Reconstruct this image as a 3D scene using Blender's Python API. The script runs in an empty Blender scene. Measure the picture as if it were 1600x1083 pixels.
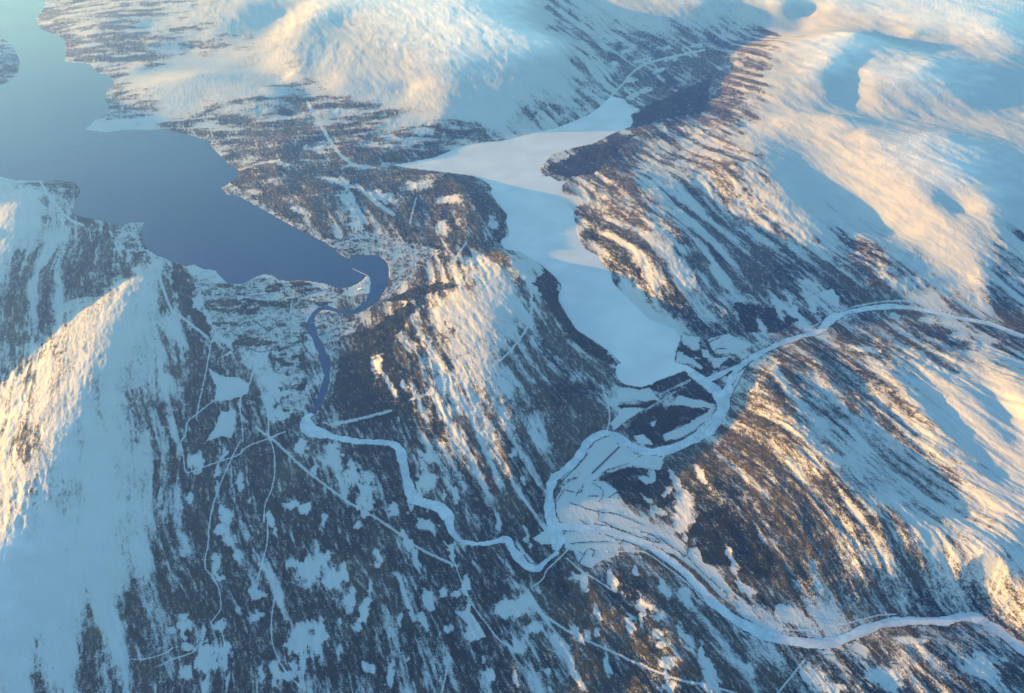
import bpy, bmesh, math, random
import numpy as np

# ------------------------------------------------------------------ camera, sky, sun, exposure
SC = bpy.context.scene
COL = SC.collection
R = math.radians
CAM_H = 11000.0                     # an airliner's cruising height
PITCH = 36.0
FPX = 1331.0                        # focal length in pixels of the 1600 px wide photograph
cam_d = bpy.data.cameras.new('camera')
cam_d.sensor_width = 36.0
cam_d.lens = 36.0 * FPX / 1600.0
cam_d.clip_start = 10.0
cam_d.clip_end = 400000.0
cam = bpy.data.objects.new('camera', cam_d)
COL.objects.link(cam)
cam.location = (0, 0, CAM_H)
cam.rotation_euler = (R(90 - PITCH), 0, 0)
SC.camera = cam

SUN_EL = 3.9
SUN_AZ = 12.0                       # degrees ahead of due left
world = bpy.data.worlds.new('World')
SC.world = world
world.use_nodes = True
wn = world.node_tree
bg = wn.nodes['Background']
sky = wn.nodes.new('ShaderNodeTexSky')
sky.sky_type = 'NISHITA'
sky.sun_disc = False
sky.sun_elevation = R(SUN_EL)
sky.sun_rotation = R(-(90 - SUN_AZ))
sky.altitude = 0
sky.dust_density = 0.2
sky.ozone_density = 3.3
wn.links.new(sky.outputs['Color'], bg.inputs['Color'])
bg.inputs['Strength'].default_value = 0.15

sun_d = bpy.data.lights.new('sun', 'SUN')
sun_d.energy = 2.8
sun_d.angle = R(0.5)
sun_d.color = (1.0, 0.57, 0.17)
sun = bpy.data.objects.new('sun', sun_d)
COL.objects.link(sun)
sun.rotation_euler = (0, R(-(90 - SUN_EL)), R(-SUN_AZ))      # shines from the west (-x), low over the hills
sun.location = (-30000, 20000, 12000)

SC.view_settings.view_transform = 'Standard'
SC.view_settings.look = 'None'
SC.view_settings.gamma = 1
SC.view_settings.use_curve_mapping = False
SC.view_settings.exposure = 2.85
SC.cycles.volume_bounces = 0
SC.cycles.max_bounces = 4
SC.cycles.use_adaptive_sampling = False

# ------------------------------------------------------------------ helpers
CP, SP = math.cos(R(PITCH)), math.sin(R(PITCH))
rng = np.random.default_rng(7)
random.seed(7)

def unproj(px, py, z=0.0):
    """where the line of sight through a point of the photograph meets height z"""
    dx = (px - 800.0) / FPX
    dy = (541.5 - py) / FPX
    wx, wy, wz = dx, CP + dy * SP, -SP + dy * CP
    t = (CAM_H - z) / -wz
    return np.stack([wx * t, wy * t], -1)

def proj(x, y, z):
    zz = z - CAM_H
    d = y * CP - zz * SP
    d = np.maximum(d, 1.0)
    u = y * SP + zz * CP
    return 800 + FPX * x / d, 541.5 - FPX * u / d

NT = rng.random((512, 512)).astype(np.float32)
def vnoise(x, y):
    xi = np.floor(x); yi = np.floor(y)
    fx = (x - xi).astype(np.float32); fy = (y - yi).astype(np.float32)
    xi = xi.astype(np.int64) & 511; yi = yi.astype(np.int64) & 511
    x1 = (xi + 1) & 511; y1 = (yi + 1) & 511
    fx = fx * fx * fx * (fx * (fx * 6 - 15) + 10)
    fy = fy * fy * fy * (fy * (fy * 6 - 15) + 10)
    a = NT[yi, xi]; b = NT[yi, x1]; c = NT[y1, xi]; d = NT[y1, x1]
    return (a + (b - a) * fx) * (1 - fy) + (c + (d - c) * fx) * fy
def fbm(x, y, n=4, seed=0.0, gain=0.5):
    """mean 0, about -1..1"""
    s = 0; amp = 1; tot = 0
    ang = 0.6
    for k in range(n):
        c, q = math.cos(ang * k + seed), math.sin(ang * k + seed)
        f = 1.97 ** k
        s = s + amp * (vnoise((x * c - y * q) * f + 17.3 * k + seed * 31, (x * q + y * c) * f + 9.1 * k + seed * 57) * 2 - 1)
        tot += amp; amp *= gain
    return s / tot * 1.6
def ss(a, b, x):
    t = np.clip((x - a) / (b - a), 0, 1)
    return t * t * (3 - 2 * t)

def seg_dist(X, Y, line, maxd, vals=None):
    """distance from every point to a polyline (inf beyond maxd) and the value interpolated along it"""
    D = np.full(X.shape, 1e9, np.float32)
    V = np.zeros(X.shape, np.float32)
    for k in range(len(line) - 1):
        a, b = line[k], line[k + 1]
        lo = np.minimum(a, b) - maxd; hi = np.maximum(a, b) + maxd
        idx = np.nonzero((X > lo[0]) & (X < hi[0]) & (Y > lo[1]) & (Y < hi[1]))[0]
        if len(idx) == 0: continue
        ab = b - a
        L2 = float(ab @ ab) + 1e-9
        t = np.clip(((X[idx] - a[0]) * ab[0] + (Y[idx] - a[1]) * ab[1]) / L2, 0, 1)
        d = np.hypot(X[idx] - a[0] - t * ab[0], Y[idx] - a[1] - t * ab[1])
        m = d < D[idx]
        D[idx[m]] = d[m]
        if vals is not None:
            V[idx[m]] = (vals[k] + (vals[k + 1] - vals[k]) * t)[m]
    return D, V

def inside(X, Y, poly):
    lo = poly.min(0); hi = poly.max(0)
    idx = np.nonzero((X > lo[0]) & (X < hi[0]) & (Y > lo[1]) & (Y < hi[1]))[0]
    x = X[idx]; y = Y[idx]
    r = np.zeros(len(idx), bool)
    n = len(poly)
    for i in range(n):
        x0, y0 = poly[i]; x1, y1 = poly[(i + 1) % n]
        if y0 == y1: continue
        c = ((y0 > y) != (y1 > y)) & (x < (x1 - x0) * (y - y0) / (y1 - y0) + x0)
        r ^= c
    out = np.zeros(X.shape, bool)
    out[idx] = r
    return out

def densify(line, step):
    out = [line[0]]
    for a, b in zip(line[:-1], line[1:]):
        n = max(1, int(np.ceil(np.linalg.norm(b - a) / step)))
        for k in range(1, n + 1):
            out.append(a + (b - a) * k / n)
    return np.array(out)

def smooth_line(P, n=6):
    """Catmull-Rom through the points of P (any number of columns)"""
    P = np.asarray(P, float)
    Q = np.vstack([2 * P[0] - P[1], P, 2 * P[-1] - P[-2]])
    out = []
    for i in range(1, len(Q) - 2):
        for t in np.linspace(0, 1, n, endpoint=False):
            a, b, c, d = Q[i - 1], Q[i], Q[i + 1], Q[i + 2]
            out.append(0.5 * (2 * b + (c - a) * t + (2 * a - 5 * b + 4 * c - d) * t * t + (3 * b - a - 3 * c + d) * t ** 3))
    out.append(P[-1])
    return np.array(out)

# ------------------------------------------------------------------ the plan of the valley, read off the photograph
FJORD_PX = [(70,-60),(70,10),(57,30),(62,45),(88,55),(100,62),(103,85),(100,97),(140,100),(150,112),(175,122),(178,135),(167,140),(164,155),
 (170,170),(172,178),(150,187),(132,203),(165,207),(200,203),(260,203),(300,212),(330,222),(328,228),(340,240),(355,255),(372,265),(372,278),
 (362,284),(345,293),(355,305),(375,308),(395,320),(415,330),(440,345),(460,355),(480,368),(500,375),(518,387),(530,398),(545,405),(556,400),
 (572,399),(588,400),(600,406),(606,415),(608,427),(606,442),(600,455),(595,463),(592,470),(584,476),(573,482),(562,486),(556,482),(566,477),
 (574,468),(579,455),(580,440),(578,431),(574,430),(570,434),(560,442),(548,448),(527,450),(510,443),
 (490,440),(470,437),(455,439),(437,437),(425,430),(412,428),(400,432),(380,443),(358,444),(350,437),(343,430),(337,422),(318,420),(303,413),
 (290,416),(280,410),(268,411),(255,403),(247,400),(232,390),(224,380),(222,360),(226,347),(205,347),(190,352),(170,348),(150,342),(130,340),
 (118,335),(115,325),(120,310),(128,295),(122,292),(118,285),(105,283),(85,282),(60,282),(40,282),(20,280),(0,276),(-60,270),(-120,262),(-150,210),
 (-130,155),(-60,142),(10,130),(28,115),(31,95),(20,70),(0,58),(-30,40),(-30,-60)]
LAKE_PX = [(955,150),(940,165),(920,180),(900,188),(870,200),(840,206),(810,214),(780,221),(760,222),(720,229),(700,238),(680,246),(650,252),(612,258),
 (640,263),(690,269),(740,275),(763,287),(770,296),(766,301),(775,315),(783,325),(793,335),(790,347),(795,358),(797,368),(785,373),(782,380),(790,390),
 (812,393),(825,402),(845,415),(860,427),(875,440),(878,450),(872,462),(873,475),(885,492),(900,515),(920,528),(945,543),(960,555),(972,567),(963,572),
 (962,585),(970,597),(985,602),(1003,605),(1015,600),(1035,592),(1060,583),(1072,579),(1085,592),(1100,588),(1075,572),(1054,566),(1056,548),(1063,530),(1055,515),(1040,508),(1015,500),
 (1000,485),(985,470),(965,450),(957,440),(955,425),(940,410),(935,400),(915,390),(905,375),(900,360),(898,345),(895,330),(885,318),(878,305),
 (878,290),(886,283),(870,283),(860,276),(845,276),(843,262),(855,250),(862,241),(880,235),(900,230),(925,225),(945,215),(965,205),(985,198),(989,190),(985,180),(1000,170),
 (985,168),(975,155)]
# rivers: (px, py, width in metres, height of the ice)
RIVER_OPEN = [(573,478,150,0),(555,487,150,0),(530,486,130,0),(507,481,140,0),(492,490,150,1),(485,508,160,1),(494,530,150,2),(505,555,150,3),(511,585,140,4),(505,612,130,5),(494,638,120,6),(486,650,110,7)]
RIVER_ICE_A = [(488,646,90,8),(478,655,180,9),(485,672,280,10),(515,681,200,12),(560,690,150,14),(605,692,150,16),(624,702,150,18),(631,730,140,19),(640,765,170,21),(652,782,200,22),(685,792,230,23),(700,808,200,24),(705,828,110,25),(720,845,70,26),(755,850,70,27),(790,843,130,28),(800,858,130,29),(818,880,140,30),(838,890,120,31),(852,878,70,33),(872,862,60,35)]
RIVER_B = [(1080,582,230,40),(1105,600,290,40),(1125,618,260,40),(1130,637,230,40),(1118,657,230,40),(1094,680,230,40),(1060,697,210,40),(1030,706,220,40),(1002,704,210,40),(977,691,190,40),(960,680,150,40),(942,677,140,39),(925,684,140,39),(911,702,150,39),(899,720,150,38),(880,737,150,38),(866,747,160,38),(859,767,160,37),(858,790,160,37),(861,812,160,37),(872,840,180,36),(868,860,110,35)]
RIVER_C = [(1640,535,170,75),(1590,523,150,72),(1550,507,150,69),(1500,497,150,66),(1450,486,150,63),(1400,479,160,60),(1350,483,160,57),(1310,493,170,54),(1292,505,160,52),(1280,518,140,51),(1250,526,130,49),(1212,540,120,46),(1182,555,130,44),(1162,568,140,42),(1148,582,150,41),(1140,600,160,40),(1134,618,180,40)]
RIVER_C2 = [(1160,570,100,42),(1140,578,110,41),(1115,590,130,40),(1098,596,150,40)]
RIVER_D = [(870,822,160,37),(905,825,170,39),(950,830,150,41),(1005,850,150,44),(1050,878,150,47),(1080,905,150,50),(1105,932,150,53),(1130,955,150,56),(1160,975,150,58),(1200,994,160,61),(1250,1004,170,64),(1300,1004,170,66),(1340,989,150,68),(1375,976,140,70),(1420,970,130,72),(1470,971,130,74),(1510,964,160,76),(1540,972,170,78),(1572,995,170,80),(1610,1025,170,83),(1660,1060,170,86)]
# fixed heights: lines of (px, py, height in metres)
HL = [
 # hill on the left: crest, back foot, slope towards the town, front foot
 [(258,404,40),(246,409,100),(214,425,210),(196,465,360),(178,512,490),(160,562,590),(130,628,670),(92,692,710),(44,775,730),(-20,870,740),(-90,1000,760),(-130,1130,820)],
 [(232,402,20),(190,425,60),(150,450,80),(100,470,90),(58,486,100),(35,515,110),(5,560,120),(-30,620,130),(-70,700,150),(-140,830,180),(-240,1000,230)],
 [(258,440,180),(262,490,170),(252,560,250),(232,640,310),(212,720,340),(180,800,400),(150,900,420),(120,1000,430),(80,1100,440)],
 [(270,425,40),(288,455,40),(305,495,35),(318,540,45),(318,590,55),(300,640,80),(286,720,110),(268,800,130),(240,880,150),(212,950,180),(190,1083,210)],
 # snow hill at the left edge
 [(40,287,180),(26,325,430),(22,352,490),(8,395,490),(-30,450,430),(-100,520,380)],
 [(-40,345,330),(-70,400,320),(-130,460,330)],
 [(75,330,230),(95,360,180),(70,400,300),(40,450,280),(10,500,220)],
 [(90,305,60),(120,345,40),(160,350,25),(200,375,15),(215,395,12)],
 [(0,300,180),(-40,290,160),(60,283,10)],
 # town and river flats
 [(300,430,12),(330,470,12),(345,530,14)],[(360,460,6),(420,455,5),(470,455,4),(520,465,4)],[(380,510,10),(430,530,8),(470,540,6)],
 [(350,590,30),(400,600,16),(450,610,10)],[(420,650,18),(450,640,12)],[(530,515,7),(545,510,10),(520,540,8)],
 [(530,385,6),(580,380,12),(630,400,16),(650,420,22)],[(615,430,10),(615,455,12),(600,475,10)],[(560,450,3),(530,470,3)],
 # central hill
 [(690,405,120),(740,402,190),(790,400,260),(818,402,270),(838,412,250)],
 [(800,416,350),(778,445,440),(768,480,480),(768,520,490),(780,560,460),(795,600,400),(800,650,330),(803,700,240),(812,755,120),(830,800,45)],
 [(620,478,60),(660,462,160),(700,445,260),(740,432,350)],
 [(700,500,400),(720,560,410),(735,620,340),(745,680,240),(760,740,130)],
 [(640,500,230),(655,560,290),(668,620,240),(680,680,150),(690,740,80)],
 [(590,500,70),(598,550,160),(600,600,160),(612,650,80)],
 [(545,520,15),(540,570,35),(530,620,35),(530,655,20)],
 [(835,440,340),(850,480,340),(870,530,260),(900,570,200)],
 [(860,560,290),(880,620,190),(890,670,110),(868,710,70)],
 [(848,420,110),(868,445,90),(880,500,130),(915,545,100),(945,570,80)],
 [(940,600,60),(935,640,55),(915,665,48)],
 # low plateau between fjord and lake
 [(400,262,90),(422,278,140),(445,292,150),(470,300,140),(490,308,190),(515,320,130),(540,345,70)],
 [(380,240,40),(430,230,110),(500,245,90),(560,245,100),(620,240,110)],
 [(420,315,50),(460,335,60),(500,360,40),(540,375,20)],
 [(560,290,120),(620,295,140),(670,305,140)],[(600,345,70),(640,365,70),(690,385,90)],
 [(690,275,180),(720,283,240),(738,298,270),(748,316,265),(738,335,225),(738,350,225),(750,365,200)],[(690,320,120),(690,350,90)],[(660,330,80),(680,350,90),(700,420,110)],
 [(520,205,110),(580,195,150),(640,200,190),(680,212,120)],[(340,205,60),(420,205,100),(460,215,120)],[(640,395,20),(680,410,60)],
 # snowy hump behind the small bay
 [(195,150,40),(228,136,150),(270,124,260),(306,118,310),(360,126,310),(420,138,330),(462,150,300)],
 [(215,168,50),(260,172,60),(310,172,100),(370,185,110),(440,190,130)],
 [(200,116,40),(260,110,80),(330,108,100),(400,112,120),(450,120,170)],
 [(210,98,40),(212,105,120),(230,100,120)],[(185,195,20),(250,192,25),(310,200,30)],
 # headland hills in the haze
 [(75,32,60),(95,30,180),(125,38,220),(160,32,300),(185,10,320)],[(155,40,280),(165,55,150)],[(110,50,60),(140,70,90),(150,95,50)],
 [(200,45,260),(240,30,260),(250,60,200),(280,45,280)],[(200,70,130),(250,92,50),(300,75,60)],[(0,95,200),(-60,95,350)],
 # great mountain at the top
 [(330,60,250),(370,30,480),(400,0,700),(420,-40,850)],
 [(400,110,110),(395,80,260),(425,50,330),(450,20,480)],
 [(465,180,150),(455,130,260),(458,80,500),(480,30,760),(510,-20,900)],
 [(500,140,260),(492,100,420),(510,60,600),(540,30,720)],
 [(540,130,420),(530,100,480)],[(570,80,640),(600,110,560),(640,120,620)],
 [(610,30,880),(660,8,1000),(705,-5,1080),(728,40,1010),(733,55,960),(700,85,860),(690,120,740),(705,150,560),(693,192,240)],
 [(570,180,180),(620,188,160),(660,185,220)],[(610,150,360),(650,155,420),(636,135,440)],
 [(780,35,1010),(830,55,950),(875,70,860),(915,82,560),(940,90,220)],[(745,110,730),(800,135,610),(845,150,440),(885,165,200),(905,168,90)],[(730,190,170),(780,190,150),(830,188,110)],
 [(800,0,950),(870,15,520),(895,30,300)],
 # far valley
 [(930,150,60),(960,125,58),(1000,115,60),(1060,95,75),(1120,75,110),(1190,58,160)],[(940,60,160),(1000,75,90),(1060,70,110)],
 [(1010,160,60),(1060,150,70),(1085,130,80)],[(960,20,500),(1060,15,620),(1100,5,750),(1150,30,300)],
 [(1225,5,820),(1262,22,500),(1300,10,820),(1250,45,230)],
 # second range at top right
 [(1100,120,120),(1112,112,240),(1160,88,480),(1230,66,740),(1290,58,860),(1335,52,980),(1344,54,950)],
 [(1120,150,200),(1150,120,460),(1200,110,620),(1270,90,800)],[(1322,75,930),(1300,92,880),(1285,115,800),(1290,145,620),(1320,168,430)],
 [(1348,85,840),(1335,112,730),(1326,142,570),(1345,172,400)],[(1395,100,820),(1437,106,910),(1455,98,930)],[(1355,110,820),(1365,140,700),(1380,178,460)],
 [(1437,115,900),(1475,135,800),(1510,165,640),(1518,178,560)],[(1420,150,700),(1440,180,480)],
 [(1180,175,330),(1250,172,420),(1340,176,420),(1420,188,470),(1500,190,500)],
 [(1430,50,800),(1450,25,960),(1500,18,1040),(1560,30,1060),(1570,55,950)],[(1360,45,650),(1400,60,600),(1480,65,700),(1570,90,760)],
 [(1640,150,560),(1640,40,860)],[(1500,110,800),(1560,125,720),(1545,182,560),(1620,100,660)],
 # big golden spur
 [(1195,195,340),(1235,190,480),(1285,184,620),(1308,183,700),(1350,212,740),(1400,228,770),(1450,222,830),(1480,216,820),(1465,235,820),(1495,260,840),(1535,295,800),(1550,340,690)],
 [(1330,205,640),(1380,250,720),(1430,290,720),(1480,330,640),(1510,380,470),(1530,430,280),(1546,475,140)],
 [(1250,215,420),(1300,250,440),(1335,290,400),(1375,330,320),(1420,375,270),(1470,415,210),(1510,440,140)],
 [(1250,250,380),(1280,290,320),(1330,325,250),(1370,345,230),(1400,362,225)],
 [(1480,312,640),(1500,330,560)],[(1565,385,480),(1580,440,220),(1590,480,110)],[(1590,250,730),(1620,300,640),(1640,380,440)],
 [(1420,420,180),(1470,440,150),(1490,475,110)],
 # middle spurs
 [(1100,235,260),(1130,262,400),(1160,285,430),(1200,310,420),(1240,340,370),(1270,368,280)],
 [(1190,225,440),(1215,260,460),(1245,300,440),(1265,345,360)],
 [(1080,265,220),(1115,310,210),(1160,350,200),(1210,375,190)],
 [(1345,366,260),(1362,385,270),(1390,405,260),(1425,435,180)],[(1330,385,190),(1360,420,160),(1395,445,140)],
 [(1180,400,150),(1250,430,130),(1310,440,110),(1350,455,90)],
 # hill right of the lake
 [(960,255,110),(988,275,240),(990,300,310),(1000,330,380),(1030,358,440),(1060,385,450),(1090,412,420),(1112,445,330),(1138,488,180),(1162,515,60)],
 [(900,250,60),(940,240,90),(980,222,100),(1020,205,110)],[(935,290,120),(945,330,190),(960,380,240),(985,420,250),(1020,450,250),(1060,480,190),(1110,500,90)],
 [(910,300,70),(925,350,90),(945,400,90),(985,450,100),(1040,490,90)],
 [(1050,240,160),(1045,290,260),(1090,340,300),(1140,390,220),(1190,430,140),(1230,470,90),(1270,495,65)],
 [(1100,400,320),(1150,450,200),(1200,490,90)],[(1060,170,80),(1100,185,130),(1120,205,220)],
 [(1300,465,75),(1400,460,80),(1480,475,90),(1560,480,100),(1640,480,110)],
 # right-hand mountain below the side valley
 [(1160,572,60),(1178,574,130),(1195,590,190),(1205,620,280),(1235,655,410),(1290,698,510),(1335,745,560),(1378,798,600),(1430,838,610),(1500,855,620),(1560,888,650),(1620,930,670)],
 [(1150,630,55),(1128,672,48),(1070,715,46),(1042,740,48),(1035,780,48),(1050,825,48),(1090,868,52),(1140,910,58),(1200,945,66),(1270,970,72),(1340,960,76),(1420,955,80),(1490,948,84),(1545,952,90),(1600,985,96)],
 [(1160,690,190),(1130,730,170),(1110,780,170),(1140,840,150),(1200,900,130),(1280,935,120)],
 [(1210,740,360),(1230,800,360),(1290,860,320),(1360,900,290),(1430,915,250),(1500,925,230)],
 [(1265,635,290),(1330,690,330),(1390,740,370),(1440,790,430),(1500,812,490)],
 [(1225,570,150),(1260,600,180),(1310,640,240),(1370,700,300),(1430,760,380),(1500,800,450)],
 [(1268,533,70),(1280,560,190),(1292,590,230)],[(1300,560,120),(1320,590,170)],
 [(1320,540,110),(1365,560,210),(1395,580,300),(1430,635,400),(1470,695,470),(1545,770,560),(1610,840,640)],
 [(1375,600,220),(1412,650,300),(1452,712,370),(1530,795,470)],
 [(1440,605,260),(1490,670,340),(1560,740,430)],
 [(1450,552,190),(1480,575,290),(1510,600,350),(1540,650,420),(1580,705,480),(1630,760,540)],
 [(1520,562,230),(1560,625,320),(1610,690,410)],
 [(1542,560,280),(1575,590,420),(1600,625,510),(1640,680,640)],[(1700,640,450)],
 [(1310,525,62),(1400,525,75),(1480,535,100),(1550,548,120),(1640,560,130)],
 [(1545,918,330),(1565,935,260),(1600,950,250)],
 # low hills inside the last river bend
 [(1345,1012,90),(1400,1005,130),(1455,1010,160),(1500,1030,180),(1520,1060,190)],[(1280,1040,110),(1350,1060,140),(1420,1083,170)],
 [(1540,1005,110),(1580,1050,130),(1600,1083,150)],[(1230,1025,85),(1180,1020,85)],
 # delta and river flats
 [(1000,625,42),(1050,610,42),(1090,630,42),(1060,670,42),(1000,680,42),(1020,650,42)],[(1090,545,46),(1130,555,46),(1110,530,50)],[(1165,600,48)],
 [(930,700,42),(960,710,42),(990,725,44),(900,760,42),(930,790,42),(960,800,44),(900,810,40)],[(1000,825,48),(1060,858,52),(1110,900,56),(1150,940,62)],
 [(900,850,42),(950,860,46),(1000,875,52)],
 # forested foreground
 [(340,690,70),(345,760,85),(330,850,105),(310,950,130),(290,1060,150)],[(400,690,45),(410,780,80),(405,880,100),(410,980,125),(420,1080,150)],
 [(470,720,50),(490,800,85),(490,880,110),(500,980,135),(510,1080,160)],[(560,720,50),(580,800,80),(590,880,110),(610,980,150),(620,1080,170)],
 [(650,820,60),(680,880,90),(700,960,130),(720,1060,165)],[(740,890,80),(780,960,120),(800,1060,165)],[(820,920,60),(870,970,110),(900,1060,165)],
 [(900,890,60),(950,930,100),(980,1000,140),(1000,1070,170)],[(1000,900,70),(1028,945,150),(1032,965,160),(1034,1005,190),(1042,1040,200),(1060,1075,210)],[(975,960,95),(985,1010,110),(990,1060,130)],[(1070,930,75),(1110,990,110),(1150,1060,140)],
 [(660,740,35),(680,770,40),(720,780,50),(760,800,55),(740,830,40)],[(1200,1030,90),(1200,1080,125)],
 [(200,1200,260),(500,1200,180),(800,1200,190),(1100,1200,200),(1400,1200,200),(1700,1200,200)],
 # beyond the frame
 [(-170,300,420),(-230,325,800),(-300,350,700),(-320,430,350),(-330,520,350)],[(-190,210,380),(-250,205,880),(-310,215,1000)],[(-180,130,500),(-250,110,900)],[(-250,820,420),(-330,1000,500)],[(-450,1100,850)],[(1750,200,800),(1800,450,600),(1800,700,800),(1800,900,700)],[(1700,590,420)],
 [(200,-60,500),(300,-30,450),(600,-60,950),(900,-60,800),(1200,-60,900),(1500,-60,1000)],
]
# how much of the ground is wooded (0 open snow .. 9 closed forest), one figure per 50 px of the photograph
WOOD = """
2544442110000000 0422222210000000
5655545321000000 0247666630000000
5036200023100000 0236777510000000
0045533445442100 3344788310000000
0000056777777754 2676334210000000
3560000778888887 0776335310000000
0355000678878887 0077345421100000
0246700667667788 0076236653321013
4566264034334432 3006324776653115
7622264334455421 3800664444555435
6321236334686422 5880056554666666
4222246433798532 5787064385433322
3222346434799643 6784663664633211
3222356546778854 6785637753443211
3211257688676665 6742477764243321
3221257697667676 7734565876423321
2112258688776678 7112238997553332
1112258875677778 6754763897546543
1122389765577778 6777763586666565
2234697687887768 5777576334676676
3344586876886677 6676567564675566
4455698766685667 7677678775667666
"""
WOOD = np.array([[int(c) for c in r.replace(' ', '')] for r in WOOD.strip().splitlines()], np.float32) / 9.0

SNOW_POLY = [
 [(862,790),(880,760),(905,745),(925,740),(960,738),(990,720),(1000,712),(1040,712),(1030,735),(990,728),(950,735),(925,752),(945,755),(962,765),(968,785),(985,800),(1010,815),(1035,830),(1065,845),(1080,865),(1100,880),(1115,885),(1130,905),(1143,922),(1130,935),(1110,915),(1085,890),(1050,865),(1010,850),(970,835),(955,825),(965,850),(965,868),(945,872),(920,888),(905,880),(895,862),(870,850),(845,850),(832,842),(850,830),(862,815)],
 [(915,700),(935,680),(958,680),(975,695),(1000,710),(985,722),(950,733),(925,745),(900,745),(885,750),(878,742),(900,728)],
 [(965,607),(1015,607),(1030,625),(1005,628),(990,622),(965,630)], [(975,637),(1008,638),(975,660),(960,672),(955,660)],
 [(1060,618),(1118,632),(1110,638),(1050,633)], [(1035,680),(1070,665),(1110,640),(1118,645),(1090,668),(1060,685),(1040,688)],
 [(1015,662),(1027,656),(1022,668)], [(990,680),(1005,678),(1022,695),(1000,692)],
 [(1067,524),(1092,526),(1092,545),(1080,547),(1079,541),(1067,540)], [(1057,549),(1075,557),(1100,574),(1095,576),(1056,566)],
 [(1110,560),(1140,557),(1122,575),(1115,575)], [(1095,545),(1108,548),(1110,560),(1098,558)], [(1085,557),(1095,560),(1092,562),(1084,560)],
 [(1105,530),(1140,522),(1175,540),(1150,553),(1120,553),(1112,545)],
 [(1135,610),(1150,585),(1165,575),(1150,610),(1140,622)],
 [(285,415),(303,412),(338,421),(334,428),(300,428)], [(575,432),(580,440),(578,458),(560,460),(548,462),(530,462),(545,452)],
 [(372,440),(400,433),(425,430),(437,438),(425,445),(385,450)], [(440,440),(455,440),(460,455),(452,462)],
 [(340,560),(365,545),(345,530),(358,500),(372,480),(378,490),(360,530),(362,552)],
 [(1215,945),(1225,945),(1260,965),(1275,975),(1240,975),(1215,970),(1208,958)], [(1145,905),(1160,910),(1185,925),(1180,930),(1160,925)],
 [(1145,935),(1160,942),(1180,960),(1195,975),(1205,985),(1190,980),(1165,960)],
 [(710,955),(735,955),(748,975),(760,995),(745,1000),(735,1003),(725,995),(730,975)],
 [(325,575),(350,590),(375,590),(390,600),(388,615),(360,625),(335,625),(338,605)], [(345,643),(370,643),(362,685),(345,682),(320,690),(335,670)],
 [(800,845),(830,890),(840,890),(835,880),(810,850)],
 [(1278,458),(1300,452),(1312,465),(1310,480),(1298,475)],
]
DARK_POLY = [
 [(1003,606),(1035,593),(1070,580),(1078,592),(1050,610),(1035,618),(1022,612)], [(1080,594),(1092,603),(1115,622),(1117,631),(1060,618)],
 [(963,632),(1000,634),(1026,626),(1078,597),(1055,615),(1010,638),(975,638)],
 [(1010,640),(1050,634),(1110,638),(1100,650),(1060,664),(1035,680),(1038,690),(1055,694),(1020,696),(1000,688),(975,672)], [(912,704),(925,692),(943,700),(935,712),(915,715)],
 [(1058,542),(1078,543),(1079,549),(1092,549),(1100,558),(1116,572),(1125,580),(1105,586),(1085,570),(1075,556),(1058,547)],
 [(1120,574),(1130,563),(1150,566),(1135,573)], [(1118,587),(1143,578),(1145,583),(1125,590)],
 [(270,412),(281,412),(293,440),(315,475),(325,505),(332,530),(310,520),(300,500),(280,470),(270,445)],
 [(570,545),(560,520),(590,508),(605,495),(640,470),(650,480),(620,520),(612,560)],
 [(925,790),(945,775),(962,790),(945,800),(930,800)], [(955,788),(968,786),(966,793),(953,793)],
 [(1070,840),(1095,800),(1130,790),(1170,820),(1200,860),(1220,900),(1180,905),(1140,885),(1100,878),(1085,865)],
 [(935,748),(985,730),(1050,738),(1080,770),(1045,785),(1030,800),(1000,790),(975,785),(965,765)],
 [(560,545),(600,550),(640,580),(640,640),(600,660),(540,655),(520,600),(530,560)],
 [(1145,470),(1200,480),(1250,500),(1215,520),(1165,520)],
 [(600,470),(640,452),(690,440),(720,445),(680,455),(640,470)],
 [(1010,165),(1060,145),(1110,120),(1108,150),(1100,175),(1050,185),(990,200),(985,185)],
 [(855,262),(905,238),(960,218),(1000,205),(960,240),(930,270),(890,278),(862,272)],
 [(840,404),(872,440),(876,470),(910,520),(960,560),(960,568),(930,560),(890,530),(850,470),(832,440),(850,430)],
]
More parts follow.
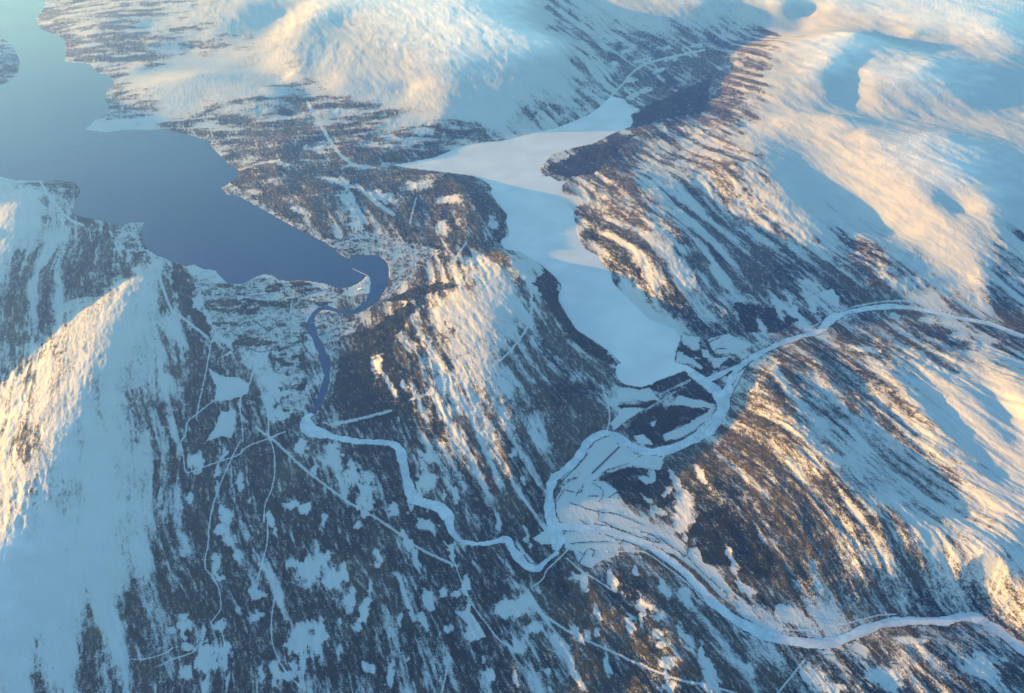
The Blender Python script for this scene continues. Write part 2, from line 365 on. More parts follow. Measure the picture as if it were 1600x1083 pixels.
# ragged clearings: x, y, half-lengths, turn in degrees, woodedness
CLEAR = [(310,720,10,18,0),(390,780,6,14,0),(355,805,15,12,0),(345,828,14,12,0),(352,843,6,10,0),(455,790,18,9,-25),(520,712,18,22,10),(550,740,12,30,5),(572,772,16,40,5),(672,715,12,12,0),(665,755,20,14,-30),
 (482,890,27,26,0),(508,868,20,9,-20),(455,880,15,8,0),(522,902,16,30,10),(547,935,9,26,10),(468,1000,20,30,0),(495,1000,16,32,0),(450,1055,18,10,0),(405,930,12,10,0),(570,955,9,22,10),(577,920,5,20,10),
 (610,1045,9,24,0),(608,1066,6,10,0),(650,877,5,22,-15),(672,938,13,16,-20),(665,975,9,24,-20),(700,985,14,12,0),(712,930,8,5,0),(790,950,18,20,0),(640,852,11,10,0),(668,822,18,9,20),(815,940,18,15,0),(835,983,13,11,0),(810,1010,14,18,-20),
 (985,975,10,18,-10),(1000,945,12,9,0),(955,905,7,20,-15),(1110,1050,13,32,-20),(1030,963,9,6,0),(1028,992,11,11,0),(1032,1009,9,5,0),(1042,1035,15,10,0),(1050,1072,20,10,0),(905,903,18,8,15),(1075,1000,8,20,-25),(900,990,7,24,-25),(890,1030,8,30,-20),
 (286,962,15,8,0),(290,976,13,8,0),(270,985,8,6,0),(320,1027,22,20,0),(350,1020,10,25,0),(290,1050,12,12,0),(345,977,10,10,0),(345,902,8,10,0),(397,925,8,12,0),(402,962,13,12,0),(372,870,9,12,0),
 (1270,1058,24,18,20),(1380,1058,38,20,10),(1530,1040,38,26,10),(1342,1015,14,8,20),(1420,1000,30,7,0),(1300,1075,20,10,0),(405,560,14,26,10),(430,600,24,30,0),(440,645,14,18,0),(470,700,12,24,10),(350,520,20,24,0),(310,470,12,20,-20),(340,440,30,14,0),(590,570,8,16,0),(630,600,6,20,-15),
 (560,350,14,16,-25),(545,320,10,30,-30),(600,308,30,8,15),(650,290,28,7,-10),(470,330,20,6,20),(530,285,36,5,15),(440,255,30,4,10),(500,235,30,4,10),(700,312,28,8,-5),(770,345,8,14,-20),(690,355,10,12,0),(610,215,24,5,10),(660,205,20,6,10),(560,260,20,4,5),
 (1320,490,20,6,-15),(1190,510,6,24,-25),(1215,480,6,30,-25),(1240,480,5,34,-25),(1265,470,6,30,-25),(1350,545,30,6,5),(1400,495,18,6,5),(1450,500,18,6,10),(1500,525,20,8,5),(1540,530,20,10,5),(690,590,10,26,-15),
 (1065,790,14,26,0),(1062,820,10,14,0),(1042,770,6,10,30),(1010,750,12,5,30),(1018,745,6,12,0),(1010,780,12,4,40),(1030,800,14,5,35)]
STROKES = [([(955,150),(972,132),(990,112),(1012,99),(1050,89),(1100,78)],1.6,.05),  # snowy bands along the bedding, and lanes cut for power lines
 ([(668,600),(690,640),(722,692),(748,742),(772,790)],8,.1),([(735,640),(752,690),(772,735),(788,768)],5,.1),([(588,568),(605,595),(622,625)],4,.1),([(640,595),(660,640),(672,665)],5,.15),([(700,680),(712,705),(725,722)],4,.15),
 ([(530,270),(545,300),(560,330),(578,352)],4,.1),([(558,290),(590,318),(615,335)],3,.1),([(480,160),(512,215),(530,240),(552,258)],2.2,.05),([(618,890),(635,935),(650,975)],4,.05),([(860,985),(885,1030),(915,1083)],5,.1),([(1200,560),(1240,620),(1300,680)],9,.12),([(1265,575),(1300,620),(1330,650)],6,.12),
 ([(400,668),(430,690),(470,728),(500,752),(545,785),(585,808),(615,828),(640,846),(655,857),(690,874),(715,885)],1.8,.05),([(517,664),(560,655),(610,642)],2.2,.03),([(640,625),(680,611)],2.0,.05),([(700,605),(760,578),(800,545),(828,500),(830,440)],1.6,.08),
 ([(838,952),(870,975),(900,993),(960,1020),(1010,1043),(1060,1062),(1100,1070),(1150,1083)],1.7,.05),([(246,420),(255,450),(268,485),(272,490)],2.0,.03),([(272,488),(290,500),(325,528)],2.0,.05),([(62,283),(80,310),(105,340),(130,352)],1.8,.05),([(172,362),(190,400)],1.8,.1),
 ([(690,1083),(700,1040)],1.5,.1),([(1215,1083),(1258,1030)],1.5,.1),([(728,380),(712,402)],1.4,.1),([(640,350),(650,310)],1.2,.15),([(965,600),(1000,608)],1.4,.9),([(1030,617),(1078,594)],2,.35),([(1010,640),(1055,612)],1.8,.3)]
ROADS = [  # px, py points of the ploughed roads
 [(330,535),(322,580),(310,635),(307,655)],[(335,625),(310,645),(293,660),(290,680),(283,690),(287,715),(290,737),(302,736),(340,722),(370,712),(388,697),(420,685),(446,674)],
 [(375,690),(360,720),(345,755),(333,790),(328,815),(325,850),(320,885),(335,905),(343,925),(345,950),(338,962),(330,975),(345,985),(352,1010)],
 [(400,560),(390,600),(375,625),(378,660),(380,690)],[(420,650),(420,680),(428,705),(429,740),(424,765),(414,790),(412,815)],[(418,815),(417,850),(408,885),(402,905)],
 [(250,1040),(270,1030),(300,1020),(310,1008),(325,1000)],[(205,1030),(225,1030),(255,1022),(270,1012)],
 [(692,845),(705,860),(707,870),(718,900),(730,930),(745,955),(760,975),(780,1000),(800,1012)],
 [(830,918),(848,905),(855,890),(875,872),(892,852)],[(885,872),(905,890),(930,905),(960,925)],[(905,790),(945,800),(985,812),(1030,838),(1070,862),(1110,895),(1145,925),(1180,955),(1215,980),(1260,985),(1320,975),(1370,962),(1400,960)],
 [(965,862),(1005,862),(1040,885),(1075,912),(1100,940)],[(1255,518),(1300,495),(1340,478),(1400,470),(1450,475)],[(430,930),(425,960),(425,1000),(440,1040),(470,1075)],[(505,660),(515,664)],[(940,600),(952,640),(950,668),(938,690)],
 [(410,440),(445,450),(500,447)],[(420,470),(460,465),(505,455)],[(1090,735),(1100,742)]]
TREELINE = [  # hedges and belts of trees along banks and field edges
 [(948,682),(925,692),(918,702)],[(950,679),(962,682),(980,697),(998,709)],[(915,715),(898,728),(880,745)],[(868,765),(868,785),(880,766)],[(880,765),(905,770),(912,755)],[(900,775),(905,765)],[(925,755),(940,765),(942,775),(935,785)],
 [(920,775),(935,775)],[(950,778),(968,768),(966,780)],[(863,775),(862,805),(863,825),(855,820)],[(890,785),(910,793),(935,800),(960,803),(985,812),(1005,822)],[(935,795),(935,815)],[(940,815),(975,832),(1000,840),(1025,848)],
 [(905,812),(925,825),(930,818)],[(928,828),(938,820)],[(1000,830),(1015,835),(1030,843)],[(1030,838),(1050,855),(1075,872)],[(1075,872),(1095,892),(1120,915),(1135,928)],[(1100,910),(1125,932)],[(890,850),(905,848),(925,847),(950,846)],
 [(895,860),(905,880),(925,890)],[(905,862),(912,868)],[(918,858),(905,880)],[(925,870),(928,860),(922,858)],[(960,842),(985,848),(1010,862),(1035,878)],[(985,865),(1010,868)],[(1060,860),(1068,870),(1075,862),(1068,855)],[(1020,842),(1028,848),(1033,842)],
 [(1005,838),(1015,842)],[(975,842),(968,850)],[(1056,547),(1054,566),(1080,570),(1098,580)],[(1064,525),(1063,545)],[(1094,527),(1094,545)],[(1108,545),(1108,535),(1125,527)],[(1112,552),(1122,545),(1135,545)],[(1138,618),(1128,600),(1120,588)],[(968,603),(985,604),(1003,606)],
 [(1118,640),(1105,660),(1080,678),(1056,690)],[(1118,655),(1095,678)],[(1160,585),(1150,605),(1140,625)],[(910,720),(885,745),(870,757)],[(858,690),(890,685),(912,678)],[(430,440),(443,450),(443,465),(420,475)],[(400,475),(440,472),(480,460),(520,450)],[(395,500),(420,515),(440,505)],[(470,515),(475,540),(490,560)],
 [(470,560),(480,545)],[(390,545),(410,550),(440,540)],[(350,545),(375,552)],[(500,600),(490,620)]]

# ------------------------------------------------------------------ the grid of the ground: finer near the viewer, coarser far off
def rows():
    a = np.concatenate([np.linspace(1420, 1215, 24, endpoint=False), np.linspace(1215, -75, 850, endpoint=False), np.linspace(-75, -170, 20)])
    return unproj(np.full(a.shape, 800.0), a)[:, 1]
YR = rows()
SCOL = np.concatenate([np.linspace(-1.4, -1.07, 34, endpoint=False), np.linspace(-1.07, 1.07, 1150, endpoint=False), np.linspace(1.07, 1.35, 28)])
NR, NC = len(YR), len(SCOL)
W = 0.601 * (YR * CP + CAM_H * SP)
GX = (W[:, None] * SCOL[None, :]); GY = np.repeat(YR[:, None], NC, 1)

FJORD = unproj(*np.array(FJORD_PX, float).T, 0.0)
LAKE_Z = 40.0
LAKE = unproj(*np.array(LAKE_PX, float).T, LAKE_Z)
def river_line(P):
    S = smooth_line(np.array(P, float), 6)
    k_ = np.arange(len(S)) * .31 + len(P) * 7.7
    return unproj(S[:, 0], S[:, 1], S[:, 3]), S[:, 2] * (1 + .34 * fbm(k_, k_ * .3, 3, 1.3)), S[:, 3]
RIVERS = {'open': river_line(RIVER_OPEN), 'a': river_line(RIVER_ICE_A), 'b': river_line(RIVER_B), 'c': river_line(RIVER_C), 'c2': river_line(RIVER_C2), 'd': river_line(RIVER_D)}

# control points
cx, cy, cz = [], [], []
def ctl(line, zs, step):
    L = np.column_stack([line, zs])
    out = [L[0]]
    for a, b in zip(L[:-1], L[1:]):
        n = max(1, int(np.ceil(np.hypot(*(b - a)[:2]) / step)))
        for k in range(1, n + 1): out.append(a + (b - a) * k / n)
    return np.array(out)
pts = []
for ln in HL:
    a = np.array(ln, float)
    far = unproj(a[:, 0], np.maximum(a[:, 1], -120), a[:, 2])
    step = 500 + 0.02 * far[:, 1].mean()
    pts.append(ctl(far, a[:, 2], step))
for nm in RIVERS:
    P, w_, z_ = RIVERS[nm]
    pts.append(np.column_stack([P, z_ + 2])[::3])
for poly, z in ((FJORD, 0), (LAKE, LAKE_Z)):
    d = densify(np.vstack([poly, poly[:1]]), 900)
    pts.append(np.column_stack([d, np.full(len(d), z + 3.0)]))
CPT = np.vstack(pts)
key = np.round(CPT[:, :2] / 180).astype(int)
_, ui = np.unique(key, axis=0, return_index=True)
CPT = CPT[np.sort(ui)]
C2 = 220.0 ** 2
def kern(d2): return np.sqrt(d2 + C2)
P2 = CPT[:, :2]
d2 = ((P2[:, None, :] - P2[None, :, :]) ** 2).sum(-1)
n = len(P2)
A = np.zeros((n + 1, n + 1)); A[:n, :n] = kern(d2) - np.eye(n) * 60.0
A[n, :n] = 1; A[:n, n] = 1
sol = np.linalg.solve(A, np.append(CPT[:, 2], 0))
WGT = sol[:n].astype(np.float32); CON = float(sol[n])
print('control points', n)

def base_height(x, y):
    out = np.empty(x.shape, np.float32)
    f = x.ravel(); g = y.ravel(); o = out.ravel()
    px_ = P2[:, 0].astype(np.float32); py_ = P2[:, 1].astype(np.float32)
    for k in range(0, len(f), 20000):
        s = slice(k, k + 20000)
        q = (f[s, None].astype(np.float32) - px_) ** 2
        q += (g[s, None].astype(np.float32) - py_) ** 2
        q += C2
        np.sqrt(q, out=q)
        o[s] = q @ WGT + CON
    return o.reshape(x.shape)

# evaluated on every 3rd row and column, then cubic between
def cubic_up(M, src, dst, axis):
    M = np.moveaxis(M, axis, 0)
    pos = np.interp(dst, np.arange(len(src)), np.arange(len(src))) if False else dst
    i = np.clip(np.floor(pos).astype(int), 0, len(src) - 2)
    t = (pos - i).astype(np.float32).reshape((-1,) + (1,) * (M.ndim - 1))
    g = lambda k: M[np.clip(i + k, 0, len(src) - 1)]
    a, b, c, d = g(-1), g(0), g(1), g(2)
    r = 0.5 * (2 * b + (c - a) * t + (2 * a - 5 * b + 4 * c - d) * t * t + (3 * b - a - 3 * c + d) * t ** 3)
    return np.moveaxis(r, 0, axis)
STEP = 3
ri = np.arange(0, NR + STEP, STEP); ci = np.arange(0, NC + STEP, STEP)
YRe = np.interp(ri, np.arange(NR), YR); SCe = np.interp(ci, np.arange(NC), SCOL)
We = 0.601 * (YRe * CP + CAM_H * SP)
HC = base_height(We[:, None] * SCe[None, :], np.repeat(YRe[:, None], len(SCe), 1))
H = cubic_up(cubic_up(HC, ri, np.arange(NR) / STEP, 0), ci, np.arange(NC) / STEP, 1)
H = np.clip(H, 2.0, 1300.0)

X = GX.ravel().astype(np.float64); Y = GY.ravel().astype(np.float64); H = H.ravel().astype(np.float32)
PX, PY = proj(X, Y, H)

# distance to every water edge
def near_any(lines, maxd):
    D = np.full(X.shape, 1e9, np.float32)
    for l in lines:
        d, _ = seg_dist(X, Y, l, maxd); D = np.minimum(D, d)
    return D
fj_in = inside(X, Y, FJORD); lk_in = inside(X, Y, LAKE)
EDGE = near_any([np.vstack([FJORD, FJORD[:1]]), np.vstack([LAKE, LAKE[:1]])], 900.0)
RD = np.full(X.shape, 1e9, np.float32); RW = np.zeros(X.shape, np.float32); RZ = np.zeros(X.shape, np.float32); ROPEN = np.zeros(X.shape, bool)
for nm, (P, w_, z_) in RIVERS.items():
    d, zv = seg_dist(X, Y, P, 900.0, z_)
    _, wv = seg_dist(X, Y, P, 900.0, w_)
    m = (d - wv / 2) < (RD)
    RD[m] = (d - wv / 2)[m]; RW[m] = wv[m]; RZ[m] = zv[m]; ROPEN[m] = nm == 'open'

RD = RD + np.where(ROPEN, 4, 15) * fbm(X / 110, Y / 110, 4, 7.2, .6) * (RD < 300)

def grid_sample(M, px, py):
    gx = np.clip((px - 25) / 50, 0, M.shape[1] - 1.001); gy = np.clip((py - 25) / 50, 0, M.shape[0] - 1.001)
    i = gx.astype(int); j = gy.astype(int); fx = gx - i; fy = gy - j
    fx = fx * fx * (3 - 2 * fx); fy = fy * fy * (3 - 2 * fy)
    return ((M[j, i] * (1 - fx) + M[j, i + 1] * fx) * (1 - fy) + (M[j + 1, i] * (1 - fx) + M[j + 1, i + 1] * fx) * fy)

# strike of the bedding: everything in this valley is combed one way
SA = R(-67)
U = X * math.cos(SA) + Y * math.sin(SA)
V = -X * math.sin(SA) + Y * math.cos(SA)
wob = fbm(X / 4200, Y / 4200, 2, 3.1) * 320
V = V + wob
jx = fbm(X / 900, Y / 900, 3, 1.7) * 16; jy = fbm(X / 900, Y / 900, 3, 2.9) * 14
D0 = grid_sample(WOOD, PX + jx, PY + jy).astype(np.float32)
rough = (0.16 + 0.84 * ss(0.08, 0.5, D0)) * (1 - 0.55 * ss(24000, 34000, Y))
n5 = fbm(X / 1500, Y / 1500, 3, 6.1)
FL = ss(20000, 25000, Y) * ss(1500, -2500, X)
n1 = fbm(U / 2400, V / 480, 4, 0.3, 0.55)
n2 = 1 - np.abs(fbm(U / 800, V / 170, 4, 0.9, 0.6)) * 1.6
n1 = n1 * (1 - FL) + FL * fbm(X / 2000, (Y - .15 * X) / 700, 4, 6.6, .5)
n2 = n2 * (1 - FL) + .5 * FL
n3 = fbm(X / 520, Y / 520, 5, 4.4, 0.6)
n4 = fbm(U / 190, V / 62, 3, 5.5)
shore = np.minimum(ss(0, 500, EDGE), ss(0, 450, np.maximum(RD, 0)))
steep = ss(6, 120, H - np.where(RD < 800, RZ, 0)) * 0.92 + 0.08
saw = ss(1130, 1250, PX) * ss(520, 600, PY) * ss(150, 300, H)
H = H + saw * shore * 22 * (1 - np.abs(fbm(U / 3000, V / 420, 3, 2.4)) * 1.7)
n6 = 1 - np.abs(fbm(U / 620, V / 150, 5, 8.4, 0.62)) * 1.8
H = H + n6 * 6 * (1 - .6 * ss(17000, 26000, Y)) * shore * ss(60, 200, H)
n7 = 1 - np.abs(fbm(U / 2200, V / 650, 6, 3.7, .56)) * 1.8
H = H + n7 * 12 * shore * ss(250, 450, H) * ss(15000, 19000, Y)
H = H + n5 * 13 * shore * ss(90, 260, H)
H = H + rough * shore * steep * (n1 * 30 + n2 * 12 + n3 * 20 + n4 * 5 - 8)

# water beds and banks
H = np.maximum(H, 1.5)
bank = np.clip(RD, 0, None)
H = np.where(RD < 840, np.minimum(H, RZ + 2.0 + 0.10 * bank + 0.0012 * bank ** 2), H)
H = np.where((RD < 250) & (RD >= 0), np.maximum(H, RZ + 1.5), H)
H = np.where(EDGE < 700, np.minimum(H, np.where(PY > 0, 1e9, 1e9)), H)
H = np.where(lk_in, 30.0, H)
H = np.where((~lk_in) & (EDGE < 120) & (H < LAKE_Z + 1.5) & (RD > 0) & (H > 20), LAKE_Z + 1.5, H)
H = np.where(RD < 0, RZ - 6.0, H)
H = np.where(fj_in, -20.0, H)
PX, PY = proj(X, Y, H)

# ------------------------------------------------------------------ what grows on it
D0 = grid_sample(WOOD, PX + jx, PY + jy).astype(np.float32)
FARL = ss(20000, 25000, Y) * ss(1500, -2500, X)
streak = fbm(U / 2600, V / 190, 6, 0.7, 0.66) * 0.95 + fbm(U / 520, V / 260, 5, 2.2, 0.65) * 0.42
streak = streak * (1 - FARL) + FARL * (fbm(X / 1300, (Y - .15 * X) / 420, 5, 4.1, .62) * .8 + fbm(X / 420, Y / 260, 4, 2.2, .65) * .4)
fore = ss(640, 720, PY) * ss(250, 320, PX) * ss(1150, 950, PX)
east = ss(1120, 1200, PX) * ss(500, 560, PY)
streak = streak * (1 - .38 * east)
wood = np.clip(0.5 + 0.10 * fore + (D0 - 0.5) * 1.25 + streak * np.where(D0 < .28, .30, 0.85), 0, 1)
wood = np.minimum(wood, 0.80 + 0.15 * fbm(U / 330, V / 70, 4, 6.7, .65))
wood = wood - 0.42 * ss(0.42, 0.95, fbm(U / 700, V / 75, 4, 1.9, .65)) * ss(.25, .6, wood)
ragx = fbm(X / 130, Y / 130, 3, 8.1) * 3.2; ragy = fbm(X / 130, Y / 130, 3, 6.3) * 2.8
QX, QY = PX + ragx, PY + ragy
spr = ss(-0.25, 0.35, fbm(U / 1500, V / 600, 4, 9.3) - 0.5 * ss(120, 330, H) + 0.6 * ss(900, 700, PX) * ss(560, 680, PY))
for pl in DARK_POLY:
    spr = np.where(inside(QX, QY, np.array(pl, float)), 1.0, spr)
    m = inside(QX, QY, np.array(pl, float))
    wood = np.where(m, np.maximum(wood, 0.90 + 0.12 * fbm(X / 160, Y / 160, 2, 3.3)), wood)
CLEAR += [(975,80,14,3,-10,0),(1000,96,16,4,-10,0),(1030,110,14,4,-15,0),(1050,92,12,3,-10,0),(985,125,10,5,0,0),(1010,140,14,4,-20,0),(960,100,10,4,0,0),(1035,75,18,3,-5,0),(1085,72,15,3,-5,0),(990,150,10,4,-30,0),(300,85,14,4,-20,0),(280,95,16,4,-10,0)]
CLEAR = [c[:5] for c in CLEAR]
for k in range(110):
    x, y = rng.uniform(270, 1180), rng.uniform(690, 1090)
    CLEAR.append((x, y, rng.uniform(3.0, 7.5), rng.uniform(6, 24), -25 * (x - 420) / 700 + rng.normal(0, 7)))
for x, y, a, b, ang in CLEAR:
    c, s = math.cos(R(ang)), math.sin(R(ang))
    dx, dy = QX - x, QY - y
    m = np.nonzero((np.abs(dx) < 70) & (np.abs(dy) < 70))[0]
    u = (dx[m] * c + dy[m] * s) / a; v = (-dx[m] * s + dy[m] * c) / b
    r = np.hypot(u, v) + 0.30 * fbm(X[m] / 260, Y[m] / 260, 3, 1.1 + x, 0.6) + 0.42 * fbm(U[m] / 140, V[m] / 45, 4, 1.1 + x, 0.7)
    wood[m] *= ss(0.55, 1.1, r) * 0.92 + 0.08
for pl in SNOW_POLY:
    m = inside(PX + ragx * 0.35, PY + ragy * 0.35, np.array(pl, float))
    wood = np.where(m, 0.02, wood)
RAG = fbm(U / 200, V / 45, 4, 3.3, 0.65)
def stroke(lines_, hw, val, jitter=0.0):
    global wood
    l = smooth_line(np.array(lines_, float), 4)
    d, _ = seg_dist(PX + ragx * jitter, PY + ragy * jitter, l, hw * 2.5 + 3)
    k = 1 - ss(hw * 0.7, hw * 1.35, d)
    if hw > 3:
        k = (1 - ss(hw * 0.3, hw * 1.3, d + hw * 0.55 * RAG)) * ss(0, hw * 2.2, np.minimum(np.hypot(PX - l[0][0], PY - l[0][1]), np.hypot(PX - l[-1][0], PY - l[-1][1])))
    wood = wood * (1 - k) + val * k
for l, hw, val in STROKES: stroke(l, hw, val, 0.5 if hw > 3 else 0.12)
for l in ROADS: stroke(l, 1.0, 0.05, 0.1)
TOWN_PX = [[(500,376),(530,372),(560,364),(600,365),(640,380),(690,392),(660,412),(650,425),(632,438),(610,462),(598,468),(604,455),(611,440),(611,420),(600,402),(575,394),(545,400),(525,388)],
 [(490,495),(510,486),(530,492),(550,503),(562,503),(556,518),(535,528),(515,547),(503,542),(493,520)], [(300,430),(350,445),(420,432),(470,440),(520,455),(540,465),(500,478),(470,485),(478,505),(485,530),(470,545),(480,600),(470,650),(440,640),(430,560),(420,540),(380,550),(340,520),(320,480)],
 [(185,352),(215,352),(222,385),(232,395),(200,395),(175,375)], [(360,285),(400,315),(440,335),(480,355),(500,370),(480,362),(440,345),(400,325),(365,303),(350,292)]]
white_ = rng.random(X.shape).astype(np.float32)
for k, pl in enumerate(TOWN_PX):
    m = inside(PX + ragx, PY + ragy, np.array(pl, float))
    tx = 0.34 + 0.28 * white_ ** 2 + 0.40 * fbm(X / 110, Y / 80, 3, 2.7)
    if k == 2: tx = np.maximum(tx * .8, 0.9 * ss(.1, .55, fbm(X / 420, Y / 240, 4, 5.1, .6)))
    wood = np.where(m, np.clip(tx, 0.02, 1), wood)
STREETS = [[(520,385),(560,372),(610,378),(650,398)],[(545,378),(590,388),(620,402),(632,430)],[(612,405),(640,395),(680,396)],[(616,425),(640,418),(655,405)],[(612,450),(625,430),(628,405),(622,380)],[(560,366),(568,396)],[(590,367),(600,398)],[(640,382),(645,412)],[(606,466),(620,448),(640,430)],
 [(497,500),(520,508),(550,512)],[(505,490),(515,520),(512,540)],[(530,494),(535,524)],[(330,445),(370,462),(420,468),(470,462)],[(350,500),(400,492),(450,495)],[(410,445),(425,490),(440,540)],[(460,455),(455,490),(470,530)],[(190,360),(212,372),(220,384)]]
for l in STREETS: stroke(l, 0.7, 0.04, 0.1)
for l in TREELINE: stroke(l, 0.5, 0.8, 0.3)
bk = np.where((RD > 0) & (RD < 30) & ~ROPEN, 1, 0) * (fbm(X / 140, Y / 140, 3, 3.9) > 0.12) * 0.7
wood = np.maximum(wood, bk * (D0 > 0.12))
wood = np.clip(wood, 0, 1).astype(np.float32)

town = np.zeros(X.shape, np.float32)

# ------------------------------------------------------------------ materials
def mat(name, build):
    m = bpy.data.materials.new(name); m.use_nodes = True
    nt = m.node_tree; nt.nodes.clear()
    out = nt.nodes.new('ShaderNodeOutputMaterial')
    build(nt, out)
    return m
def nd(nt, t, **kw):
    n_ = nt.nodes.new(t)
    for k, v in kw.items():
        if k.startswith('i_'): n_.inputs[k[2:].replace('_', ' ')].default_value = v
        else: setattr(n_, k, v)
    return n_
def noise(nt, co, scale, detail=4, rough_=0.6):
    n_ = nd(nt, 'ShaderNodeTexNoise'); n_.inputs['Scale'].default_value = scale
    n_.inputs['Detail'].default_value = detail; n_.inputs['Roughness'].default_value = rough_
    nt.links.new(co, n_.inputs['Vector'])
    return n_.outputs['Fac']
def math_(nt, op, a, b=None, c=None, clamp=False):
    n_ = nd(nt, 'ShaderNodeMath', operation=op, use_clamp=clamp)
    for k, v in enumerate((a, b, c)):
        if v is None: continue
        if isinstance(v, (int, float)): n_.inputs[k].default_value = v
        else: nt.links.new(v, n_.inputs[k])
    return n_.outputs[0]
def mixc(nt, f, a, b):
    n_ = nd(nt, 'ShaderNodeMix', data_type='RGBA')
    for k, v in ((0, f), (6, a), (7, b)):
        if isinstance(v, (int, float)): n_.inputs[k].default_value = v
        elif isinstance(v, tuple): n_.inputs[k].default_value = v + (1,)
        else: nt.links.new(v, n_.inputs[k])
    return n_.outputs[2]
def maprange(nt, v, a, b, c=0.0, d=1.0):
    n_ = nd(nt, 'ShaderNodeMapRange'); n_.interpolation_type = 'SMOOTHSTEP'
    nt.links.new(v, n_.inputs[0])
    for k, q in zip((1, 2, 3, 4), (a, b, c, d)): n_.inputs[k].default_value = q
    return n_.outputs[0]

def m_ground(nt, out):
    geo = nd(nt, 'ShaderNodeNewGeometry')
    at = nd(nt, 'ShaderNodeAttribute', attribute_name='wood')
    vr = nd(nt, 'ShaderNodeVectorRotate', rotation_type='Z_AXIS'); vr.inputs['Angle'].default_value = -SA
    nt.links.new(geo.outputs['Position'], vr.inputs['Vector'])
    mp = nd(nt, 'ShaderNodeMapping'); mp.inputs['Scale'].default_value = (0.35, 1, 1)
    nt.links.new(vr.outputs[0], mp.inputs['Vector'])
    fine = noise(nt, mp.outputs[0], 1 / 55.0, 4, 0.65)
    dots = noise(nt, geo.outputs['Position'], 1 / 26.0, 2, 0.7)
    broad = noise(nt, geo.outputs['Position'], 1 / 700.0, 4, 0.6)
    w = at.outputs['Fac']
    # thin wood reads as dark dots on snow, closed wood as a dark felt
    t = math_(nt, 'ADD', w, math_(nt, 'MULTIPLY', math_(nt, 'SUBTRACT', fine, 0.5), 1.9))
    t = math_(nt, 'ADD', t, math_(nt, 'MULTIPLY', math_(nt, 'SUBTRACT', dots, 0.5), 1.25))
    edge = maprange(nt, t, 0.14, 0.84)
    gate = maprange(nt, w, 0.02, 0.20)
    f = math_(nt, 'MULTIPLY', math_(nt, 'MULTIPLY', edge, gate), maprange(nt, w, 0.0, 0.55, 0.45, 1.0))
    spruce = mixc(nt, dots, (0.004, 0.012, 0.018), (0.012, 0.026, 0.034))
    birch = mixc(nt, dots, (0.024, 0.027, 0.026), (0.070, 0.062, 0.046))
    sp = nd(nt, 'ShaderNodeAttribute', attribute_name='spruce')
    trees = mixc(nt, sp.outputs['Fac'], birch, spruce)
    # snow colour carries the dim foreground and haze-pale far tops: darker low, lighter high
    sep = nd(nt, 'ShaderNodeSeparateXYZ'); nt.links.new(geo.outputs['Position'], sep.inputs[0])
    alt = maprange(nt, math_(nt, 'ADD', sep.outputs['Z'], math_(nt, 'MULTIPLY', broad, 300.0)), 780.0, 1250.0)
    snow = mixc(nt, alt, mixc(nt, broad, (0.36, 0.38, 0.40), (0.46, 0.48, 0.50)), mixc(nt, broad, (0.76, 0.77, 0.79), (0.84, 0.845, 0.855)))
    colr = mixc(nt, f, snow, trees)
    bs = nd(nt, 'ShaderNodeBsdfPrincipled')
    bs.inputs['Roughness'].default_value = 0.85
    bs.inputs['Specular IOR Level'].default_value = 0.15
    nt.links.new(colr, bs.inputs['Base Color'])
    bump = nd(nt, 'ShaderNodeBump'); bump.inputs['Strength'].default_value = 1.0
    hgt = math_(nt, 'ADD', math_(nt, 'MULTIPLY', fine, 9.0), math_(nt, 'MULTIPLY', math_(nt, 'MULTIPLY', dots, f), 14.0))
    bump.inputs['Distance'].default_value = 1.0
    nt.links.new(hgt, bump.inputs['Height'])
    nt.links.new(bump.outputs[0], bs.inputs['Normal'])
    nt.links.new(bs.outputs[0], out.inputs['Surface'])
M_GROUND = mat('snow_and_forest_ground', m_ground)

def m_water(nt, out):
    geo = nd(nt, 'ShaderNodeNewGeometry')
    bs = nd(nt, 'ShaderNodeBsdfPrincipled')
    bs.inputs['Base Color'].default_value = (0.004, 0.032, 0.105, 1)
    mpw = nd(nt, 'ShaderNodeMapping'); mpw.inputs['Scale'].default_value = (0.25, 1, 1); mpw.inputs['Rotation'].default_value = (0, 0, 0.5)
    nt.links.new(geo.outputs['Position'], mpw.inputs['Vector'])
    nt.links.new(maprange(nt, noise(nt, mpw.outputs[0], 1 / 900.0, 5, 0.6), 0.30, 0.70, 0.14, 0.26), bs.inputs['Roughness'])
    bs.inputs['IOR'].default_value = 1.33
    b = nd(nt, 'ShaderNodeBump'); b.inputs['Distance'].default_value = 1.2; b.inputs['Strength'].default_value = 0.35
    nt.links.new(noise(nt, geo.outputs['Position'], 1 / 60.0, 3), b.inputs['Height'])
    nt.links.new(b.outputs[0], bs.inputs['Normal'])
    nt.links.new(bs.outputs[0], out.inputs['Surface'])
M_WATER = mat('cold_fjord_water', m_water)
